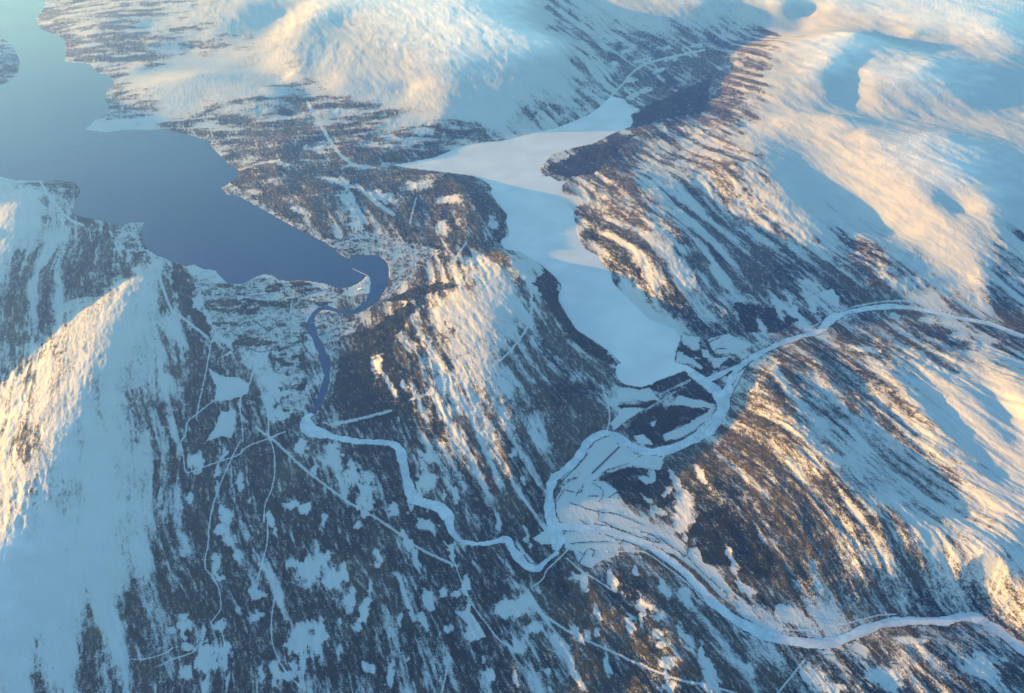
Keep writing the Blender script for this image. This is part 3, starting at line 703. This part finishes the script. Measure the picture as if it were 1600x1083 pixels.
def m_ice(nt, out):
    geo = nd(nt, 'ShaderNodeNewGeometry')
    a = noise(nt, geo.outputs['Position'], 1 / 1100.0, 6, 0.62)
    mp = nd(nt, 'ShaderNodeMapping'); mp.inputs['Scale'].default_value = (0.2, 1, 1); mp.inputs['Rotation'].default_value = (0, 0, 0.25)
    nt.links.new(geo.outputs['Position'], mp.inputs['Vector'])
    drift = noise(nt, mp.outputs[0], 1 / 130.0, 5, 0.7)
    c = mixc(nt, maprange(nt, a, 0.34, 0.66), (0.50, 0.50, 0.53), (0.58, 0.58, 0.60))
    c = mixc(nt, maprange(nt, drift, 0.56, 0.70, 0.0, 0.3), c, (0.44, 0.45, 0.48))
    bs = nd(nt, 'ShaderNodeBsdfPrincipled'); bs.inputs['Roughness'].default_value = 0.75
    bs.inputs['Specular IOR Level'].default_value = 0.2
    b = nd(nt, 'ShaderNodeBump'); b.inputs['Distance'].default_value = 1.5; b.inputs['Strength'].default_value = 0.6
    nt.links.new(drift, b.inputs['Height']); nt.links.new(b.outputs[0], bs.inputs['Normal'])
    nt.links.new(c, bs.inputs['Base Color']); nt.links.new(bs.outputs[0], out.inputs['Surface'])
M_ICE = mat('snow_covered_ice', m_ice)
def m_river(nt, out):
    geo = nd(nt, 'ShaderNodeNewGeometry')
    a = noise(nt, geo.outputs['Position'], 1 / 260.0, 6, 0.65)
    b_ = noise(nt, geo.outputs['Position'], 1 / 70.0, 5, 0.7)
    c = mixc(nt, maprange(nt, a, 0.36, 0.64), (0.34, 0.39, 0.45), (0.50, 0.53, 0.57))
    c = mixc(nt, maprange(nt, b_, 0.55, 0.72, 0.0, 0.6), c, (0.24, 0.29, 0.35))
    bs = nd(nt, 'ShaderNodeBsdfPrincipled'); bs.inputs['Roughness'].default_value = 0.6
    bs.inputs['Specular IOR Level'].default_value = 0.3
    nt.links.new(c, bs.inputs['Base Color']); nt.links.new(bs.outputs[0], out.inputs['Surface'])
M_RIVER = mat('patchy_river_ice', m_river)
def plain(name, c, rough_=0.8, var=0.15, scale=1 / 20.0):
    def b(nt, out):
        geo = nd(nt, 'ShaderNodeNewGeometry')
        a = noise(nt, geo.outputs['Position'], scale, 3)
        lo = tuple(v * (1 - var) for v in c); hi = tuple(min(1, v * (1 + var)) for v in c)
        bs = nd(nt, 'ShaderNodeBsdfPrincipled'); bs.inputs['Roughness'].default_value = rough_
        bs.inputs['Specular IOR Level'].default_value = 0.2
        nt.links.new(mixc(nt, a, lo, hi), bs.inputs['Base Color']); nt.links.new(bs.outputs[0], out.inputs['Surface'])
    return mat(name, b)

# ------------------------------------------------------------------ meshes of the setting
def mesh_np(name, verts, quads, material, smooth=True, kind=None, parent=None):
    me = bpy.data.meshes.new(name)
    verts = np.asarray(verts, np.float32); quads = np.asarray(quads, np.int32)
    k = quads.shape[1]
    me.vertices.add(len(verts)); me.vertices.foreach_set('co', verts.ravel())
    me.loops.add(quads.size); me.loops.foreach_set('vertex_index', quads.ravel())
    me.polygons.add(len(quads)); me.polygons.foreach_set('loop_start', np.arange(len(quads), dtype=np.int32) * k)
    me.polygons.foreach_set('loop_total', np.full(len(quads), k, np.int32))
    me.polygons.foreach_set('use_smooth', np.full(len(quads), smooth, bool))
    me.update(calc_edges=True)
    me.materials.append(material)
    o = bpy.data.objects.new(name, me); COL.objects.link(o)
    if kind: o['kind'] = kind
    if parent: o.parent = parent
    return o
def say(o, label, cat=None, group=None):
    o['label'] = label
    if cat: o['category'] = cat
    if group: o['group'] = group

idx = np.arange(NR * NC).reshape(NR, NC)
Q = np.stack([idx[:-1, :-1], idx[:-1, 1:], idx[1:, 1:], idx[1:, :-1]], -1).reshape(-1, 4)
Q = Q[:, ::1]
land = mesh_np('terrain', np.column_stack([X, Y, H]), Q, M_GROUND, True, 'structure')
at = land.data.attributes.new('wood', 'FLOAT', 'POINT'); at.data.foreach_set('value', wood)
at = land.data.attributes.new('spruce', 'FLOAT', 'POINT'); at.data.foreach_set('value', spr.astype(np.float32))
say(land, 'snowy hills and dark wooded valleys seen from high above', 'terrain')

HG = H.reshape(NR, NC)
def ground_z(x, y):
    """height of the ground sheet at world points"""
    x = np.asarray(x, float); y = np.asarray(y, float)
    r = np.interp(y, YR, np.arange(NR)); s = x / (0.601 * (y * CP + CAM_H * SP))
    c = np.interp(s, SCOL, np.arange(NC))
    i = np.clip(r.astype(int), 0, NR - 2); j = np.clip(c.astype(int), 0, NC - 2)
    fr = r - i; fc = c - j
    return (HG[i, j] * (1 - fc) + HG[i, j + 1] * fc) * (1 - fr) + (HG[i + 1, j] * (1 - fc) + HG[i + 1, j + 1] * fc) * fr
def on_ground(px, py):
    """world point on the ground under a pixel of the photograph"""
    z = 40.0
    for _ in range(12):
        p = unproj(px, py, z); z = 0.5 * z + 0.5 * float(ground_z(p[0], p[1]))
    p = unproj(px, py, z)
    return p[0], p[1], float(ground_z(p[0], p[1]))

def flat_poly(name, poly, z, material, kind='structure'):
    bm = bmesh.new()
    vs = [bm.verts.new((p[0], p[1], z)) for p in poly]
    f = bm.faces.new(vs); bmesh.ops.triangulate(bm, faces=[f])
    bmesh.ops.recalc_face_normals(bm, faces=bm.faces)
    for f in bm.faces:
        if f.normal.z < 0: f.normal_flip()
    me = bpy.data.meshes.new(name); bm.to_mesh(me); bm.free(); me.materials.append(material)
    o = bpy.data.objects.new(name, me); COL.objects.link(o); o['kind'] = kind
    return o
def grow(poly, d):
    """push a polygon's outline outwards so the sheet runs in under the bank"""
    p = np.asarray(poly); n = len(p)
    area = 0.5 * np.sum(p[:, 0] * np.roll(p[:, 1], -1) - np.roll(p[:, 0], -1) * p[:, 1])
    t = np.roll(p, -1, 0) - np.roll(p, 1, 0); t /= np.linalg.norm(t, axis=1)[:, None] + 1e-9
    nrm = np.column_stack([t[:, 1], -t[:, 0]]) * (1 if area > 0 else -1)
    return p + nrm * d
say(flat_poly('fjord', grow(FJORD, 25), 0.5, M_WATER), 'dark open water of the fjord', 'fjord')
say(flat_poly('frozen_lake', grow(LAKE, 20), LAKE_Z, M_ICE), 'long snow covered frozen lake in the valley', 'lake')

def ribbon(name, P, w_, z_, material, kind='structure'):
    t = np.gradient(P, axis=0); t /= np.linalg.norm(t, axis=1)[:, None]
    nrm = np.column_stack([-t[:, 1], t[:, 0]])
    w_ = np.asarray(w_) / 2
    L = np.column_stack([P + nrm * w_[:, None], z_]); Rr = np.column_stack([P - nrm * w_[:, None], z_])
    v = np.empty((2 * len(P), 3)); v[0::2] = L; v[1::2] = Rr
    i = np.arange(len(P) - 1) * 2
    return mesh_np(name, v, np.stack([i + 1, i + 3, i + 2, i], -1), material, True, kind)
for nm, (lab, mt) in {'open': ('dark unfrozen lower river winding into the town harbour', M_WATER), 'a': ('frozen pale river bending through the dark forest', M_RIVER),
                      'b': ('broad frozen river curving round the delta fields', M_RIVER), 'c': ('narrow frozen river in the side valley at right', M_RIVER),
                      'c2': ('short frozen side arm of the delta', M_RIVER), 'd': ('frozen river running down the lower right valley', M_RIVER)}.items():
    P, w_, z_ = RIVERS[nm]
    say(ribbon('river', P, w_ + 24, z_ + {'open': 0.9, 'a': 0.3, 'b': 0.7, 'c': 0.4, 'c2': 0.2, 'd': 0.5}[nm], mt), lab, 'river')

M_ROAD = plain('packed_snow_road', (0.50, 0.53, 0.56), 0.8, 0.1, 1 / 200.0)
for l in ROADS:
    S = smooth_line(np.array(l, float), 5)
    W3 = np.array([on_ground(a, b) for a, b in S])
    P = densify(W3[:, :2], 60)
    if len(P) < 3: continue
    t = np.gradient(P, axis=0); t /= np.linalg.norm(t, axis=1)[:, None]
    nrm = np.column_stack([-t[:, 1], t[:, 0]]) * 5
    zl = np.max([ground_z(*(P + nrm * k).T) for k in (-1, 0, 1)], axis=0) + 1.2
    say(ribbon('road', P, np.full(len(P), 10.0), zl, M_ROAD), 'ploughed white road through the valley', 'road', 'ploughed roads in the valley')
# ------------------------------------------------------------------ the air
def m_haze(nt, out):
    v = nd(nt, 'ShaderNodeVolumePrincipled')
    v.inputs['Color'].default_value = (0.10, 0.25, 1.0, 1)
    v.inputs['Absorption Color'].default_value = (1, 1, 1, 1)
    v.inputs['Density'].default_value = HAZE
    v.inputs['Anisotropy'].default_value = 0.5
    nt.links.new(v.outputs[0], out.inputs['Volume'])
HAZE = 1.45e-5
bm = bmesh.new(); bmesh.ops.create_cube(bm, size=1.0)
me = bpy.data.meshes.new('haze'); bm.to_mesh(me); bm.free()
hz = bpy.data.objects.new('haze', me); COL.objects.link(hz)
hz.dimensions = (1, 1, 1)
x0, x1 = X.min() - 300, X.max() + 300; y0, y1 = -2500.0, Y.max() + 300; z0, z1 = -22.0, CAM_H + 120.0
hz.location = ((x0 + x1) / 2, (y0 + y1) / 2, (z0 + z1) / 2); hz.scale = (x1 - x0, y1 - y0, z1 - z0)
me.materials.append(mat('blue_winter_haze', m_haze)); hz['kind'] = 'stuff'
say(hz, 'pale blue haze over the far hills', 'haze')
# ------------------------------------------------------------------ runway, track, breakwater, bridges
def prism(P3, w_, h_, name, material, parent=None, kind=None):
    """a bar of rectangular section swept along 3-D points"""
    P3 = np.asarray(P3, float); t = np.gradient(P3[:, :2], axis=0); t /= np.linalg.norm(t, axis=1)[:, None]
    nrm = np.column_stack([-t[:, 1], t[:, 0], np.zeros(len(t))]); up = np.array([0, 0, 1.0])
    w_ = np.broadcast_to(w_, (len(P3), 2)) / 2 if np.ndim(w_) else np.full((len(P3), 2), w_ / 2)
    rings = np.stack([P3 - nrm * w_[:, :1], P3 + nrm * w_[:, :1], P3 + nrm * w_[:, 1:] + up * h_, P3 - nrm * w_[:, 1:] + up * h_], 1)
    n_ = len(P3); v = rings.reshape(-1, 3); q = []
    for k in range(n_ - 1):
        for j in range(4):
            a = k * 4 + j; b = k * 4 + (j + 1) % 4
            q.append((a, b, b + 4, a + 4))
    q += [(3, 2, 1, 0), tuple((n_ - 1) * 4 + j for j in (0, 1, 2, 3))]
    return mesh_np(name, v, np.array(q), material, False, kind, parent)

M_ASPH = plain('cleared_tarmac', (0.085, 0.09, 0.095), 0.8, 0.25, 1 / 60.0)
M_STONE = plain('rubble_stone', (0.22, 0.22, 0.22), 0.9, 0.4, 1 / 8.0)
M_CONC = plain('bridge_concrete', (0.34, 0.34, 0.33), 0.8, 0.15)
M_STEEL = plain('railing_steel', (0.20, 0.21, 0.22), 0.5, 0.1)
M_SNOWROOF = plain('roof_snow', (0.48, 0.50, 0.53), 0.85, 0.06)
PALETTE = {'red': (0.22, 0.055, 0.04), 'white': (0.62, 0.62, 0.60), 'ochre': (0.42, 0.29, 0.12), 'grey': (0.25, 0.26, 0.27), 'brown': (0.12, 0.08, 0.055), 'blue': (0.12, 0.18, 0.25)}
M_WALL = {k: plain(k + '_boarded_wall', v, 0.8, 0.15) for k, v in PALETTE.items()}
M_HALL = plain('grey_metal_cladding', (0.30, 0.32, 0.34), 0.6, 0.1)
M_SPRUCE = plain('dark_spruce_needles', (0.010, 0.021, 0.027), 0.9, 0.5, 1 / 9.0)
M_BIRCH = plain('bare_birch_twigs', (0.062, 0.056, 0.044), 0.9, 0.4, 1 / 9.0)
M_GLASS = plain('dark_window', (0.03, 0.035, 0.04), 0.2, 0.1)

a = np.array(on_ground(968, 698)); b = np.array(on_ground(925, 740))
a[2] = b[2] = max(a[2], b[2]) + 1.0
L = np.array([a + (b - a) * t for t in np.linspace(0, 1, 12)])
zz = max(float(ground_z(p[0] + dx, p[1] + dy)) for p in L for dx in (-40, 0, 40) for dy in (-40, 0, 40)) + 1.0
say(ribbon('runway', L[:, :2], np.full(12, 42.0), np.full(12, zz), M_ASPH), 'dark straight runway cleared on the white river flat', 'runway')
ring = [(1018 + 9.5 * math.cos(t) + 1.5 * math.cos(2 * t), 721 + 7.5 * math.sin(t)) for t in np.linspace(0, 2 * math.pi, 40)]
ringw = np.array([on_ground(*p) for p in ring]); zr_ = ringw[:, 2].max() + 1.5
say(ribbon('racing_track', ringw[:, :2], np.full(40, 16.0), np.full(40, zr_), M_ROAD), 'pale oval track looping on the flat below the forest', 'track')

def thing(name, label, cat, loc, rz=0.0, group=None):
    o = bpy.data.objects.new(name, None); COL.objects.link(o)
    o.location = loc; o.rotation_euler = (0, 0, rz); say(o, label, cat, group)
    o.empty_display_size = 5
    return o

# breakwater at the river mouth
p0 = np.append(unproj(551, 420, 0), 0); p1 = np.append(unproj(576, 431.5, 0), 0)
bw = thing('breakwater', 'thin straight stone breakwater reaching into the fjord from the sand spit', 'breakwater', tuple((p0 + p1) / 2))
rel = np.array([p0 + (p1 - p0) * t - (p0 + p1) / 2 + np.array([rng.normal(0, 1.5), rng.normal(0, 1.5), -8]) for t in np.linspace(0, 1, 24)])
prism(rel, np.array([34.0, 16.0]), 11.5, 'rubble_mound', M_STONE, bw)
prism(rel + [0, 0, 11.3], 13.0, 1.2, 'snow_cap', M_SNOWROOF, bw)

def bridge(pa, pb, z, label, w_=12.0, npier=4):
    a = np.append(unproj(*pa, z), z); b = np.append(unproj(*pb, z), z)
    c = (a + b) / 2
    t = thing('road_bridge', label, 'bridge', tuple(c), 0, None)
    line = np.array([a + (b - a) * k - c for k in np.linspace(0, 1, 9)])
    d = (b - a)[:2] / np.linalg.norm((b - a)[:2]); nn = np.array([-d[1], d[0], 0])
    prism(line + [0, 0, 5.0], w_, 1.4, 'deck', M_CONC, t)
    prism(line + [0, 0, 6.42], w_ - 2.0, 0.15, 'road_surface', M_ROAD, t)
    for s in (-1, 1):
        prism(line + nn * s * (w_ / 2 - 0.5) + [0, 0, 6.42], 0.3, 1.1, 'railing', M_STEEL, t)
    for k in range(npier):
        f = (k + 1) / (npier + 1)
        m = a + (b - a) * f - c
        prism(np.array([m - nn * (w_ * 0.4) + [0, 0, -6], m + nn * (w_ * 0.4) + [0, 0, -6]]), 2.6, 11.0, 'pier', M_CONC, t)
    return t
bridge((850, 782), (872, 783), 38.0, 'low road bridge over the frozen river left of the farm fields')
bridge((866, 878), (880, 866), 37.0, 'short bridge where the forest road meets the snowy valley floor', 9.0, 2)
bridge((484, 505), (500, 502), 2.0, 'bridge across the dark river beside the round snowy suburb', 11.0, 3)
bridge((1248, 530), (1262, 518), 50.0, 'slim bridge over the side valley river between dark woods', 8.0, 2)
bridge((1530, 974), (1545, 962), 78.0, 'bridge over the frozen river near the lower right bend', 9.0, 3)
bridge((584, 481), (594, 472), 1.0, 'town bridge at the head of the dark harbour arm', 11.0, 3)

# ------------------------------------------------------------------ houses
def house_mesh(L_, W_, Hw, Hr, wall, name):
    l, w = L_ / 2, W_ / 2; o = 0.6
    v = [(-l, -w, -3), (l, -w, -3), (l, w, -3), (-l, w, -3), (-l, -w, Hw), (l, -w, Hw), (l, w, Hw), (-l, w, Hw), (-l, 0, Hw + Hr), (l, 0, Hw + Hr)]
    f = [(0, 1, 5, 4), (1, 2, 6, 5), (2, 3, 7, 6), (3, 0, 4, 7), (4, 7, 8), (5, 9, 6)]
    n0 = len(v); z0 = Hw - o * Hr / w + 0.25; zr = Hw + Hr + 0.25
    v += [(-l - o, -w - o, z0), (l + o, -w - o, z0), (l + o, 0, zr), (-l - o, 0, zr), (-l - o, w + o, z0), (l + o, w + o, z0)]
    v += [(-l - o, -w - o, z0 + .5), (l + o, -w - o, z0 + .5), (l + o, 0, zr + .5), (-l - o, 0, zr + .5), (-l - o, w + o, z0 + .5), (l + o, w + o, z0 + .5)]
    q = n0
    f += [(q + 6, q + 7, q + 8, q + 9), (q + 9, q + 8, q + 11, q + 10), (q, q + 3, q + 2, q + 1), (q + 3, q + 4, q + 5, q + 2),
          (q, q + 1, q + 7, q + 6), (q + 5, q + 4, q + 10, q + 11), (q, q + 6, q + 9, q + 3), (q + 3, q + 9, q + 10, q + 4), (q + 1, q + 2, q + 8, q + 7), (q + 2, q + 5, q + 11, q + 8)]
    c = len(v); x = l * 0.4
    v += [(x - .8, -.8 + w * .3, Hw), (x + .8, -.8 + w * .3, Hw), (x + .8, .8 + w * .3, Hw), (x - .8, .8 + w * .3, Hw)]
    v += [(p[0], p[1], Hw + Hr + 1.6) for p in v[c:c + 4]]
    f += [(c, c + 1, c + 5, c + 4), (c + 1, c + 2, c + 6, c + 5), (c + 2, c + 3, c + 7, c + 6), (c + 3, c, c + 4, c + 7), (c + 4, c + 5, c + 6, c + 7)]
    me = bpy.data.meshes.new(name); me.from_pydata(v, [], f); me.update()
    me.materials.append(M_WALL[wall]); me.materials.append(M_SNOWROOF); me.materials.append(M_STONE)
    for p in me.polygons:
        p.material_index = 0 if p.index < 6 else (1 if p.index < 16 else 2)
    return me
KINDS = [house_mesh(13, 9, 5.5, 3.2, k, 'house') for k in PALETTE] + [house_mesh(22, 11, 6.5, 3.6, k, 'house') for k in ('white', 'red', 'grey')]
BLOCKS = [house_mesh(44, 14, 11, 2.0, k, 'apartment_block') for k in ('white', 'ochre', 'grey')]
BARNS = [house_mesh(30, 13, 6.5, 5.0, 'red', 'barn'), house_mesh(26, 12, 6, 4.5, 'brown', 'barn')]

def scatter_poly(poly, n_, mind=0.0):
    P = np.array(poly, float); lo, hi = P.min(0), P.max(0); out = []
    while len(out) < n_:
        c = lo + rng.random((n_ * 3, 2)) * (hi - lo)
        for q in c[inside(c[:, 0], c[:, 1], P)]:
            out.append(q)
            if len(out) >= n_: break
    return out
def wet(x, y):
    x = np.atleast_1d(x); y = np.atleast_1d(y)
    return inside(x, y, FJORD)[0] or inside(x, y, LAKE)[0]
EAST = [(500,376),(530,372),(560,364),(600,365),(640,380),(690,392),(660,412),(650,425),(632,438),(610,462),(598,468),(604,455),(611,440),(611,420),(600,402),(575,394),(545,400),(525,388)]
SUB = [(492,495),(510,487),(530,492),(548,505),(560,505),(556,518),(535,528),(515,545),(503,540),(495,520)]
SOUTH = [(300,430),(350,445),(420,445),(470,445),(520,455),(540,465),(500,478),(470,485),(478,505),(485,530),(470,545),(420,540),(380,550),(340,520),(320,480)]
FARSIDE = [(185,352),(215,352),(222,385),(200,392),(180,375)]
NORTHCOAST = [(360,285),(400,315),(440,335),(480,355),(500,370),(480,362),(440,345),(400,325),(365,303),(350,292)]
spots = []
def area(poly, n_, group, blocks=0.0, sizes=None): 
    for p in scatter_poly(poly, n_):
        x, y, z = on_ground(p[0], p[1])
        if z < 1.2 or wet(x, y): continue
        spots.append((x, y, z, group, blocks))
area(EAST, 900, 'houses of the town east of the harbour', .18)
area(SUB, 360, 'houses of the round suburb inside the river bend', .12)
area(SOUTH, 600, 'houses scattered on the flats south of the fjord', .12)
area(FARSIDE, 70, 'houses on the small cape across the fjord', 0)
area(NORTHCOAST, 70, 'houses along the north shore of the fjord', 0)
LBL = {'houses of the town east of the harbour': 'small snow roofed house in the town packed round the dark harbour arm',
 'houses of the round suburb inside the river bend': 'small snow roofed house in the round suburb inside the dark river bend',
 'houses scattered on the flats south of the fjord': 'small snow roofed house on the snowy flats south of the fjord',
 'houses on the small cape across the fjord': 'small snow roofed house on the little cape at the west shore',
 'houses along the north shore of the fjord': 'small snow roofed house strung along the north shore of the fjord'}
random.shuffle(spots)
spots.sort(key=lambda s: s[1])                     # nearest first
IND = set(random.sample(range(len(spots)), min(240, len(spots))))
rest_v, rest_f, rest_m = [], [], []
def place(me, x, y, z, rz, name, label, cat, group, s=1.0):
    o = bpy.data.objects.new(name, me); COL.objects.link(o)
    o.location = (x, y, z); o.rotation_euler = (0, 0, rz); o.scale = (s, s, s); say(o, label, cat, group)
    return o
def join_rest(me, x, y, z, rz):
    c, s = math.cos(rz), math.sin(rz); k = sum(len(v) for v in rest_v)
    co = np.array([v.co[:] for v in me.vertices])
    rest_v.append(np.column_stack([co[:, 0] * c - co[:, 1] * s + x, co[:, 0] * s + co[:, 1] * c + y, co[:, 2] + z]))
    for p in me.polygons:
        rest_f.append([i + k for i in p.vertices]); rest_m.append(min(p.material_index, 1))
for k, (x, y, z, g, bl) in enumerate(spots):
    big = random.random() < bl
    me = random.choice(BLOCKS) if big else random.choice(KINDS)
    rz = R(random.choice((20, 110)) + random.gauss(0, 14)) + (0.6 if g.startswith('houses scattered') else 0)
    if k in IND and not big: place(me, x, y, z, rz, 'house', LBL[g], 'house', g)
    else: join_rest(me, x, y, z, rz)
v = np.vstack(rest_v)
me = bpy.data.meshes.new('more_houses'); me.from_pydata([tuple(q) for q in v], [], rest_f); me.update()
me.materials.append(M_WALL['grey']); me.materials.append(M_SNOWROOF)
me.polygons.foreach_set('material_index', rest_m)
o = bpy.data.objects.new('town_houses', me); COL.objects.link(o); o['kind'] = 'stuff'
say(o, 'remaining mass of snow roofed houses filling the town', 'houses', None)

# farms in the valleys: a house and a red barn each
FARMS = [(1068,862),(1075,870),(1032,842),(1012,833),(990,825),(962,800),(940,795),(905,820),(927,824),(1108,905),(1128,925),(905,740),(898,752),(915,748),(890,760),(1120,548),(1098,552),(1130,535),(985,845),(1045,872),(1022,845),(905,868),(950,865),(880,770),(935,640),(965,735),(975,728),(1000,735),(1180,945),(375,690),(385,680),(440,430),(347,1000),(800,955),(815,1005)]
for k, (a_, b_) in enumerate(FARMS):
    x, y, z = on_ground(a_, b_)
    rz = random.random() * 3
    g = 'farms on the snowy valley floor'
    place(random.choice(KINDS[:6]), x, y, z, rz, 'farmhouse', 'small snow roofed farmhouse among trees on a white valley field', 'farmhouse', g)
    place(random.choice(BARNS), x + 38 * math.cos(rz + 1), y + 38 * math.sin(rz + 1), float(ground_z(x + 38 * math.cos(rz + 1), y + 38 * math.sin(rz + 1))), rz + 1.5, 'barn', 'long snow roofed barn beside a farmhouse on the valley floor', 'barn', 'barns on the valley floor')

# industry: long flat halls with roof lights
def hall(px, py, L_, W_, H_, ang, label, nroof=5):
    x, y, z = on_ground(px, py)
    t = thing('factory_hall', label, 'factory hall', (x, y, z), R(ang))
    prism(np.array([(-L_ / 2, 0, -3), (0, 0, -3), (L_ / 2, 0, -3)]), W_, H_ + 3, 'wall', M_HALL, t)
    prism(np.array([(-L_ / 2 - 1, 0, H_ + .02), (0, 0, H_ + .02), (L_ / 2 + 1, 0, H_ + .02)]), W_ + 2, 1.2, 'roof', M_SNOWROOF, t)
    for k in range(nroof):
        xx = (k + .5) / nroof * L_ - L_ / 2
        prism(np.array([(xx, -W_ * .35, H_ + 1.25), (xx, W_ * .35, H_ + 1.25)]), np.array([5.0, 2.5]), 2.2, 'roof_vent', M_GLASS, t)
hall(318, 424, 190, 46, 14, 15, 'large white roofed quay shed on the headland south of the fjord')
hall(330, 433, 120, 34, 11, 70, 'narrow factory hall behind the quay shed on the headland')
hall(347, 441, 90, 30, 10, 55, 'small factory hall by the notch in the south shore')
hall(400, 452, 420, 40, 14, 8, 'longest grey potroom hall south of the fjord shore')
hall(403, 460, 420, 40, 14, 8, 'second long grey hall just inland of the longest one')
hall(450, 446, 160, 60, 13, -10, 'broad factory hall beside the white yard on the south shore')
hall(478, 448, 130, 46, 11, 12, 'square factory hall near the root of the sand spit')
hall(570, 442, 150, 40, 9, 62, 'long quay hall on the sand spit beside the harbour arm')
hall(562, 452, 90, 34, 8, 40, 'short quay hall on the inner side of the sand spit')
hall(965, 733, 60, 30, 9, 45, 'airport terminal hall beside the dark runway', 3)

# ------------------------------------------------------------------ belts of trees along banks and fields
def cone_tree(h, r, seg=5):
    v = [(0, 0, h)] + [(r * .62 * math.cos(t), r * .62 * math.sin(t), h * .5) for t in np.linspace(0, 2 * math.pi, seg, endpoint=False)] + [(r * math.cos(t), r * math.sin(t), h * .12) for t in np.linspace(.4, 2 * math.pi + .4, seg, endpoint=False)]
    f = [(0, 1 + k, 1 + (k + 1) % seg) for k in range(seg)]
    for k in range(seg):
        a, b = 1 + k, 1 + (k + 1) % seg; c, d = a + seg, b + seg
        f += [(a, c, d), (a, d, b)]
    return np.array(v, float), np.array(f)
TV, TF = cone_tree(11.0, 4.2)
vs_, fs_, base = [], [], 0
for l in TREELINE:
    W3 = np.array([on_ground(a, b) for a, b in smooth_line(np.array(l, float), 4)])
    P = densify(W3[:, :2], 7)
    for p in P:
        if rng.random() < .2: continue
        x, y = p + rng.normal(0, 4.5, 2); s = rng.uniform(.6, 1.35)
        vs_.append(TV * [s, s, s * rng.uniform(.8, 1.2)] + [x, y, float(ground_z(x, y))]); fs_.append(TF + base); base += len(TV)
o = mesh_np('tree_belt', np.vstack(vs_), np.vstack(fs_), M_SPRUCE, False, 'stuff')
say(o, 'dark belts of trees along river banks and field edges', 'trees')

# ------------------------------------------------------------------ the woods: single trees scattered by the woodedness of the ground
def forest(name, pts, sc, hgt, rad, material, label):
    me = bpy.data.meshes.new(name); me.vertices.add(len(pts)); me.vertices.foreach_set('co', pts.astype(np.float32).ravel())
    at = me.attributes.new('size', 'FLOAT', 'POINT'); at.data.foreach_set('value', sc.astype(np.float32))
    me.update()
    ob = bpy.data.objects.new(name, me); COL.objects.link(ob); ob['kind'] = 'stuff'; say(ob, label, 'forest')
    ng = bpy.data.node_groups.new(name, 'GeometryNodeTree')
    ng.interface.new_socket('Geometry', in_out='INPUT', socket_type='NodeSocketGeometry')
    ng.interface.new_socket('Geometry', in_out='OUTPUT', socket_type='NodeSocketGeometry')
    N = ng.nodes; K = ng.links.new
    gi = N.new('NodeGroupInput'); go = N.new('NodeGroupOutput')
    cn = N.new('GeometryNodeMeshCone'); cn.inputs['Vertices'].default_value = 5; cn.inputs['Radius Bottom'].default_value = rad; cn.inputs['Radius Top'].default_value = rad * .12
    cn.inputs['Depth'].default_value = hgt
    sm = N.new('GeometryNodeSetMaterial'); sm.inputs['Material'].default_value = material
    ip = N.new('GeometryNodeInstanceOnPoints'); na = N.new('GeometryNodeInputNamedAttribute'); na.data_type = 'FLOAT'; na.inputs['Name'].default_value = 'size'
    K(gi.outputs[0], ip.inputs['Points']); K(cn.outputs['Mesh'], sm.inputs['Geometry']); K(sm.outputs[0], ip.inputs['Instance'])
    K(na.outputs['Attribute'], ip.inputs['Scale']); K(ip.outputs[0], go.inputs[0])
    md = ob.modifiers.new('trees', 'NODES'); md.node_group = ng
    return ob
inframe = (PX > -20) & (PX < 1620) & (PY > -5) & (PY < 1110) & ~fj_in & ~lk_in & (RD > 8)
cell = np.gradient(YR)[:, None] * np.gradient(SCOL)[None, :] * W[:, None]
cell = np.abs(cell).ravel()
patch = ss(-.3, .3, fbm(U / 220, V / 60, 4, 4.9, 0.65) + 1.3 * (wood - .35))
dens = np.clip(wood - .03, 0, 1) ** 1.25 * patch * np.exp(-np.maximum(Y - 12000, 0) / 14000.0)
w_ = np.where(inframe, dens * cell, 0); w_ = w_ / w_.sum()
NT_ = 420000
pick = np.minimum(np.searchsorted(np.cumsum(w_), rng.random(NT_)), NR * NC - 1)
rr, cc = pick // NC, pick % NC
fx, fy = rng.random(NT_) - .5, rng.random(NT_) - .5
yy = Y[pick] + fy * np.gradient(YR)[rr]; xx = (SCOL[cc] + fx * np.gradient(SCOL)[cc]) * 0.601 * (yy * CP + CAM_H * SP)
zz = ground_z(xx, yy)
size = rng.uniform(.6, 1.3, NT_) * np.where(H[pick] > 330, .7, 1.0)
isb = rng.random(NT_) > spr[pick] * .95 + .03
for nm, m, mt_, h_, r_, lb in (('spruce_forest', ~isb, M_SPRUCE, 15.0, 4.4, 'dark spruce woods covering the valley sides'), ('birch_forest', isb, M_BIRCH, 10.0, 4.0, 'bare brown birch woods thinning out towards the snowy tops')):
    p = np.column_stack([xx[m], yy[m], zz[m] + h_ * .45 * size[m]])
    forest(nm, p, size[m], h_, r_, mt_, lb)
